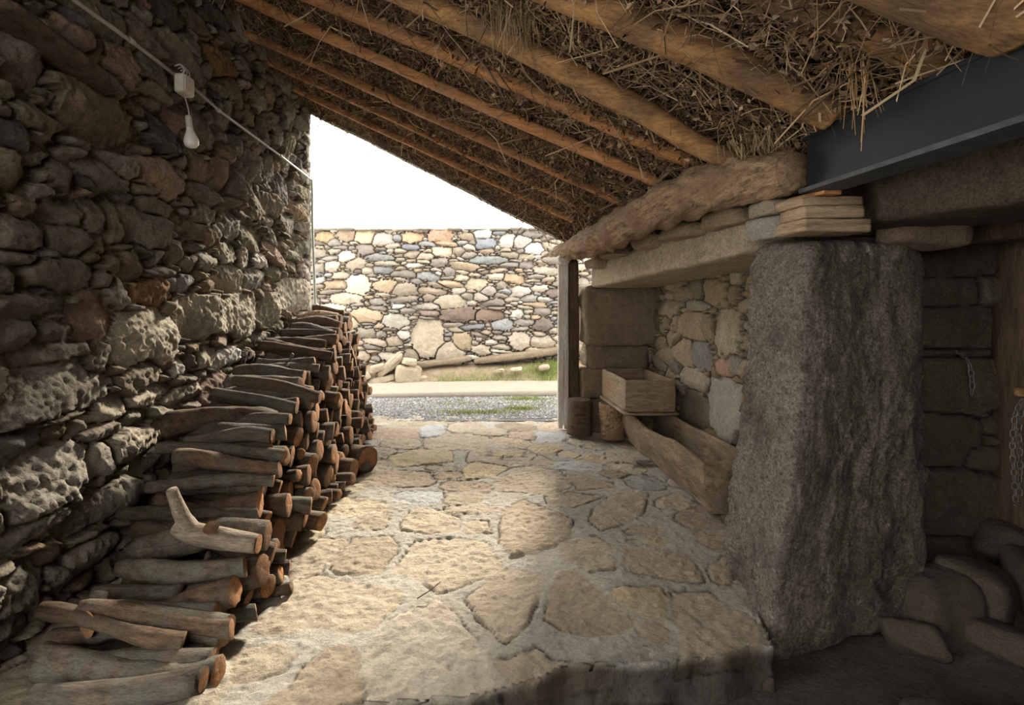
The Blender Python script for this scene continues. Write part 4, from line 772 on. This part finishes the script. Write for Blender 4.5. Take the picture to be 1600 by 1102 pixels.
# ------------------------------------------------------------------ fallen stones and ledges by the far wall
fall = [((610, 572), (.62, .22, .16), .75, 'long slanting slab leaning in the fallen rubble'), ((598, 592), (.5, .2, .10), .25, 'flat long stone at the foot of the slanting slab'), ((638, 585), (.40, .3, .32), -.1, 'big rounded stone at the end of the fallen rubble'),
        ((575, 600), (.16, .14, .09), 0, 'small stone under the left end of the fallen rubble'), ((616, 566), (.34, .2, .08), .7, 'thin slab behind the big rounded stone'), ((660, 592), (.16, .12, .09), .1, 'small pale stone right of the big rounded stone'),
        ((672, 596), (.2, .1, .05), .4, 'small flat dark stone on the verge'), ((648, 575), (.2, .18, .12), 0, 'grey stone perched behind the big rounded stone'), ((782, 580), (.16, .12, .08), .1, 'pale stone on the verge beside the grass'),
        ((805, 577), (.2, .12, .06), .1, 'flat pale stone on the verge near the low ledge'), ((850, 574), (.16, .12, .06), .2, 'small pale stone below the low ledge end'),
        ((628, 598), (.12, .1, .08), .1, 'fist-sized stone in front of the flat long stone'), ((590, 575), (.22, .16, .12), .3, 'blocky stone behind the slanting slab'), ((640, 566), (.26, .16, .1), -.2, 'tan stone at the top of the fallen rubble'), ((568, 588), (.24, .2, .14), .4, 'grey-tan stone half behind the woodpile end'), ((612, 600), (.10, .08, .06), 0, 'tiny stone at the path edge below the slanting slab')]
for k, ((px, py), dm, an, lab) in enumerate(fall):
    Y = 8.9 if k < 8 else 8.85; p_ = P(px, py, Y)
    rock('fallen_stone', lab, 'stone', p_, dm, 200 + k, tuple(np.array((.44, .37, .27)) * (.8 + .04 * k % .4)), rot=(0, -an, .1), p=3.4, amp=.03, sc=5, n=12, group='fallen stones below the far wall')
V, F = hexa([[[(.12, 8.98, .36), (.12, 8.98, .47)], [(.12, 9.3, .36), (.12, 9.3, .47)]], [[(3.0, 8.98, .74), (3.0, 8.98, .85)], [(3.0, 9.3, .74), (3.0, 9.3, .85)]]], (40, 6, 4), 10, .02, 4, 220)
tag(obj('stone_ledge', mk_mesh('stone_ledge', V, F, None, True, [M['pier']])), 'low grey stone ledge at the right foot of the far wall', 'ledge')
V, F = hexa([[[(-1.3, 8.95, .27), (-1.3, 8.95, .36)], [(-1.3, 9.25, .27), (-1.3, 9.25, .36)]], [[(.08, 9.0, .42), (.08, 9.0, .52)], [(.08, 9.3, .42), (.08, 9.3, .52)]]], (40, 6, 4), 8, .035, 4, 221)
tag(obj('stone_ledge', mk_mesh('stone_ledge', V, F, None, True, [M['pier']])), 'broken tan ledge under the large triangular wall stone', 'ledge')

# ------------------------------------------------------------------ woodpile
rng = random.Random(77)
def log_proto(seed, mat, stub=False):
    rg = random.Random(seed); n = 22; ns = 16; t = np.linspace(0, 1, n)
    bend = rg.uniform(-.075, .075); b2 = rg.uniform(-.06, .06); ph = rg.uniform(0, 6)
    pts = np.stack([-t, bend * np.sin(t * 3.1 + ph) - bend * math.sin(ph), b2 * np.sin(t * 2.6 + ph * 2) - b2 * math.sin(ph * 2)], -1)
    V, F = tube(pts, .05 * (1 + .12 * np.sin(t * 7 + ph) * rg.uniform(.3, 1)), ns, .22, 8, seed, False)
    ring = V[:ns].copy(); rg2 = (rg.uniform(-.35, .35), rg.uniform(-.35, .35))
    sh = (ring[:, 1] * rg2[0] + ring[:, 2] * rg2[1]); V[:ns, 0] += sh
    if stub:
        p0 = pts[9]; v, f = tube([tuple(p0), tuple(p0 + np.array([.02, .02, .06])), tuple(p0 + np.array([.05, .03, .10]))], [.03, .026, .02], 10, .1, 9, seed)
        V, F = merge([(V, F), (v, f)])
    back = V[(n - 1) * ns:n * ns]; nb = len(V); V = np.concatenate([V, back.mean(0)[None]]); j = np.arange(0, ns, 2); bb = (n - 1) * ns
    F2 = np.stack([np.full(len(j), nb), bb + j, bb + (j + 1) % ns, bb + (j + 2) % ns], 1)
    me = mk_mesh('firewood_log', V, [F, F2], None, True, [mat])
    r0 = V[:ns]; c = r0.mean(0); rings = [r0 * 1.0, c + (r0 - c) * .93 + np.array([.004, 0, 0]), c + (r0 - c) * .5 + np.array([.006, 0, 0]), c + (r0 - c) * .12 + np.array([.005, 0, 0])]
    for q in rings[1:]: q[:, 0] += .006 * fbm(q[:, 1] * 60, q[:, 2] * 60, 0, seed, 2)
    CV = np.concatenate(rings); i = np.arange(ns); CF = np.concatenate([np.stack([k * ns + i, (k + 1) * ns + i, (k + 1) * ns + (i + 1) % ns, k * ns + (i + 1) % ns], 1) for k in range(3)])
    cap = mk_mesh('cut_face', CV, [CF, (3 * ns + i)[::-1][None]], None, True, [M['cut']]); return me, cap
protos = [log_proto(300 + k, M['bark'] if k % 5 < 3 else M['bark2'], k % 4 == 3) for k in range(16)]
PY = [1.95, 2.05, 2.2, 2.42, 2.55, 2.68, 2.9, 3.05, 3.2, 3.6, 4.0, 4.4, 5.0, 5.6, 6.0, 6.35]; PZ = [.10, .14, .19, .27, .32, .42, .50, .60, .72, .82, .95, 1.03, 1.18, 1.30, 1.38, 1.34]
circ = []
y = 1.93
while y < 6.3:
    r = rng.uniform(.036, .066); y += r; circ.append((y, r, r)); y += r + .002
fails = 0
while len(circ) < 288:
    r = rng.choice([.040, .046, .052, .058, .066, .074, .08]) * rng.uniform(.95, 1.08)
    A = np.array(circ); best = None; prof_r = lambda yy: np.interp(yy, PY, PZ)
    n = len(A); I, J = np.triu_indices(n, 1); ok = np.abs(A[I, 0] - A[J, 0]) < .30; I, J = I[ok], J[ok]
    p1, p2 = A[I, :2], A[J, :2]; R1, R2 = A[I, 2] + r, A[J, 2] + r; dv = p2 - p1; dd = np.linalg.norm(dv, axis=1); ok = (dd < R1 + R2) & (dd > 1e-6)
    p1, dv, dd, R1, R2 = p1[ok], dv[ok], dd[ok], R1[ok], R2[ok]; a = (R1 ** 2 - R2 ** 2 + dd ** 2) / (2 * dd); h2 = R1 ** 2 - a ** 2; ok = h2 > 0; p1, dv, dd, a, h2 = p1[ok], dv[ok], dd[ok], a[ok], h2[ok]
    h = np.sqrt(h2); e = dv / dd[:, None]; base = p1 + e * a[:, None]; nrm = np.stack([-e[:, 1], e[:, 0]], -1); nrm *= np.sign(nrm[:, 1])[:, None]
    C_ = base + nrm * h[:, None]; ok = (C_[:, 1] + r < prof_r(C_[:, 0]) + .02) & (C_[:, 0] > 1.95) & (C_[:, 0] < 6.32); C_ = C_[ok]
    C_ = C_[(np.hypot(C_[:, None, 0] - A[None, :, 0], C_[:, None, 1] - A[None, :, 1]) > A[None, :, 2] + r - .003).all(1)]
    if len(C_):
        c = C_[np.argmin(C_[:, 1])]; circ.append((c[0], c[1], r)); fails = 0
    else:
        fails += 1
        if fails > 30: break
print('logs packed', len(circ))
def sect(y):
    for lim, s in ((2.2, 'very front of the pile'), (2.45, 'just before the forked log'), (2.7, 'beneath the forked log'), (2.95, 'low step behind forked log'), (3.25, 'where the pile steps up'), (3.6, 'lower rise of the pile'),
                   (4.0, 'nearing the pile middle'), (4.4, 'just past the pile middle'), (4.8, 'beside the fat round log'), (5.2, 'behind the fat round log'), (5.6, 'before the pile crest'), (6.0, 'at the pile crest'), (9, 'very far end of pile')):
        if y < lim: return s
made = {}
order = sorted(range(len(circ)), key=lambda k: circ[k][0])
for q, k in enumerate(order):
    y, z, r = circ[k]; pi = rng.randrange(len(protos)); me, cap = protos[pi]
    top = z + r > np.interp(y, PY, PZ) - .09
    base = np.interp(y, [1.9, 2.7, 3.3, 4.4, 5.2, 6.4], [-1.06, -1.0, -1.03, -1.0, -1.04, -1.16])
    xf = base - .22 * z + rng.uniform(-.085, .06)
    if rng.random() < .06 and z < .4: xf += .10
    L = xf + 1.86 - rng.uniform(0, .10)
    if top and rng.random() < .5: L *= rng.uniform(.8, 1)
    o = obj('firewood_log', me); o.location = (xf, y, z); o.rotation_euler = (rng.choice([0, 0, math.pi]) + rng.uniform(-.5, .5), rng.uniform(-.035, .035), rng.uniform(-.045, .045))
    o.scale = (L, r / .056, r / .056)
    c = obj('cut_face', cap, o)
    th_ = 'thin' if r < .043 else ('thick' if r > .06 else 'middling'); br_ = 'brown-barked' if pi % 5 >= 3 else 'grey-barked'
    lay = 'bottom layer' if z < .09 else ('top layer' if top else ('second layer' if z < .2 else ('lower layers' if z < .42 else ('middle layers' if z < .8 else 'upper layers'))))
    lb = '%s %s log, %s, %s' % (th_, br_, lay, sect(y)); made.setdefault(lb, []).append(o)
    tag(o, lb, 'log', 'stacked firewood logs along the left wall')
for lb, os_ in made.items():
    if len(os_) == 2:
        for o, e_ in zip(os_, ('nearer of two', 'farther of two')): o['label'] = lb + ', ' + e_
    elif len(os_) == 3:
        for o, e_ in zip(os_, ('nearest of three', 'middle of three', 'farthest of three')): o['label'] = lb + ', ' + e_
    elif len(os_) > 3:
        for q, o in enumerate(os_): o['label'] = lb + ', ' + ('nearest', 'second nearest', 'third nearest', 'fourth nearest', 'fifth nearest', 'sixth nearest', 'seventh nearest')[min(q, 6)]
# forked, stubbed and fat logs that stand out
def special(label, chains, mat, cuts, loc_mat=None):
    parts = [tube(spline(p_, len(r_) * 4), np.interp(np.linspace(0, 1, len(r_) * 4), np.linspace(0, 1, len(r_)), r_), 20, .12, 6, 400 + k) for k, (p_, r_) in enumerate(chains)]
    V, F = merge(parts); o = obj('firewood_log', mk_mesh('firewood_log', V, F, None, True, [M[mat]])); tag(o, label, 'log')
    for c, nv, r in cuts:
        nv = Vector(nv).normalized(); qm = np.array(nv.to_track_quat('Z', 'Y').to_matrix()); a_ = np.arange(20) / 20 * 2 * math.pi
        rings = [np.stack([k * r * np.cos(a_) * (1 + .1 * np.sin(2 * a_)), k * r * np.sin(a_), np.full(20, .008 + .004 * (1 - k))], -1) for k in (.97, .6, .2)]; CV = np.concatenate(rings); i = np.arange(20)
        CF = np.concatenate([np.stack([k * 20 + i, k * 20 + (i + 1) % 20, (k + 1) * 20 + (i + 1) % 20, (k + 1) * 20 + i], 1) for k in range(2)])
        obj('cut_face', mk_mesh('cut_face', CV @ qm.T + np.array(c), [CF, (40 + i)[None]], None, True, [M['cut']]), o)
    return o
P3 = lambda px, py, d: tuple(P(px, py, d))
special('pale forked log with an upright branch lying across the front pile', [([P3(402, 850, 2.50), P3(350, 842, 2.50), P3(300, 832, 2.50), P3(275, 820, 2.5)], [.045, .052, .05, .04]), ([P3(300, 832, 2.5), P3(285, 808, 2.49), P3(275, 785, 2.48), P3(268, 766, 2.46)], [.05, .036, .03, .026])], 'palebark', [(P3(402, 850, 2.5), (1, 0, 0), .044), (P3(330, 826, 2.455), (.3, -.6, .8), .036)])
special('thick log with a cut branch stub, topmost at the front of the pile', [([P3(352, 985, 2.18), P3(290, 975, 2.18), P3(200, 968, 2.18), P3(150, 985, 2.2)], [.062, .062, .066, .06]), ([P3(165, 970, 2.19), P3(150, 950, 2.22), P3(158, 925, 2.26)], [.05, .042, .028])], 'bark', [(P3(352, 985, 2.18), (1, -.2, 0), .060), (P3(140, 975, 2.125), (-.5, -1, .1), .055)])
special('long straight log lying flat at the front bottom corner', [([P3(330, 1035, 2.02), P3(200, 1040, 2.02), P3(60, 1045, 2.0)], [.05, .055, .048])], 'bark', [(P3(330, 1035, 2.02), (1, 0, 0), .048)])
special('lowest nearest log at the bottom edge of the pile', [([P3(315, 1062, 1.88), P3(200, 1085, 1.88), P3(50, 1095, 1.86)], [.045, .055, .05])], 'bark', [(P3(315, 1062, 1.88), (1, 0, 0), .04)])
special('fat round dark log jutting onto the floor from the pile', [([P3(574, 718, 4.55), P3(545, 714, 4.72), P3(510, 706, 4.9)], [.118, .12, .12])], 'brownwood', [(P3(574, 718, 4.55), (1, -.85, 0), .112)])
special('second fat dark log jutting out beside the fat round one', [([P3(552, 733, 4.30), P3(520, 730, 4.34), P3(480, 722, 4.4)], [.085, .09, .09])], 'bark2', [(P3(552, 733, 4.30), (1, -.3, 0), .08)])
special('slim dark log poking out onto the floor at the pile foot', [([P3(455, 918, 2.68), P3(420, 925, 2.68), P3(370, 932, 2.68)], [.03, .032, .03])], 'bark2', [])
special('upper curved log lying loose on the middle step', [([P3(452, 655, 3.3), P3(400, 655, 3.3), P3(340, 668, 3.3), P3(300, 672, 3.3)], [.038, .04, .042, .038])], 'bark', [(P3(452, 655, 3.3), (1, 0, 0), .036)])
special('pale-topped log lying on the step below the curved one', [([P3(425, 682, 3.12), P3(385, 678, 3.12), P3(330, 685, 3.12), P3(290, 690, 3.12)], [.045, .045, .035, .03])], 'bark', [(P3(425, 682, 3.12), (1, 0, .1), .042)])
special('long log slanting over the upper middle of the pile', [([P3(498, 622, 3.75), P3(440, 605, 3.75), P3(390, 598, 3.75), P3(365, 594, 3.75)], [.045, .05, .05, .035])], 'bark2', [(P3(498, 622, 3.75), (1, 0, 0), .042)])
special('straight log slanting down below the long slanting one', [([P3(462, 638, 3.5), P3(420, 628, 3.5), P3(335, 613, 3.5)], [.04, .04, .032])], 'bark', [(P3(462, 638, 3.5), (1, 0, 0), .038)])
special('gnarled log crowning the far end of the pile', [([P3(528, 500, 5.9), P3(490, 497, 5.9), P3(440, 515, 5.9)], [.075, .085, .07])], 'purlin', [(P3(528, 500, 5.9), (1, 0, 0), .06)])
V, F = tube(spline([P3(652, 938, 2.56), P3(672, 925, 2.62), P3(688, 912, 2.70)], 8), .003, 6); V[:, 2] = V[:, 2] - V[:, 2].min() + .008
tag(obj('fallen_twig', mk_mesh('fallen_twig', V, F, None, True, [M['bark2']])), 'thin dark twig lying on the flagstones', 'twig')
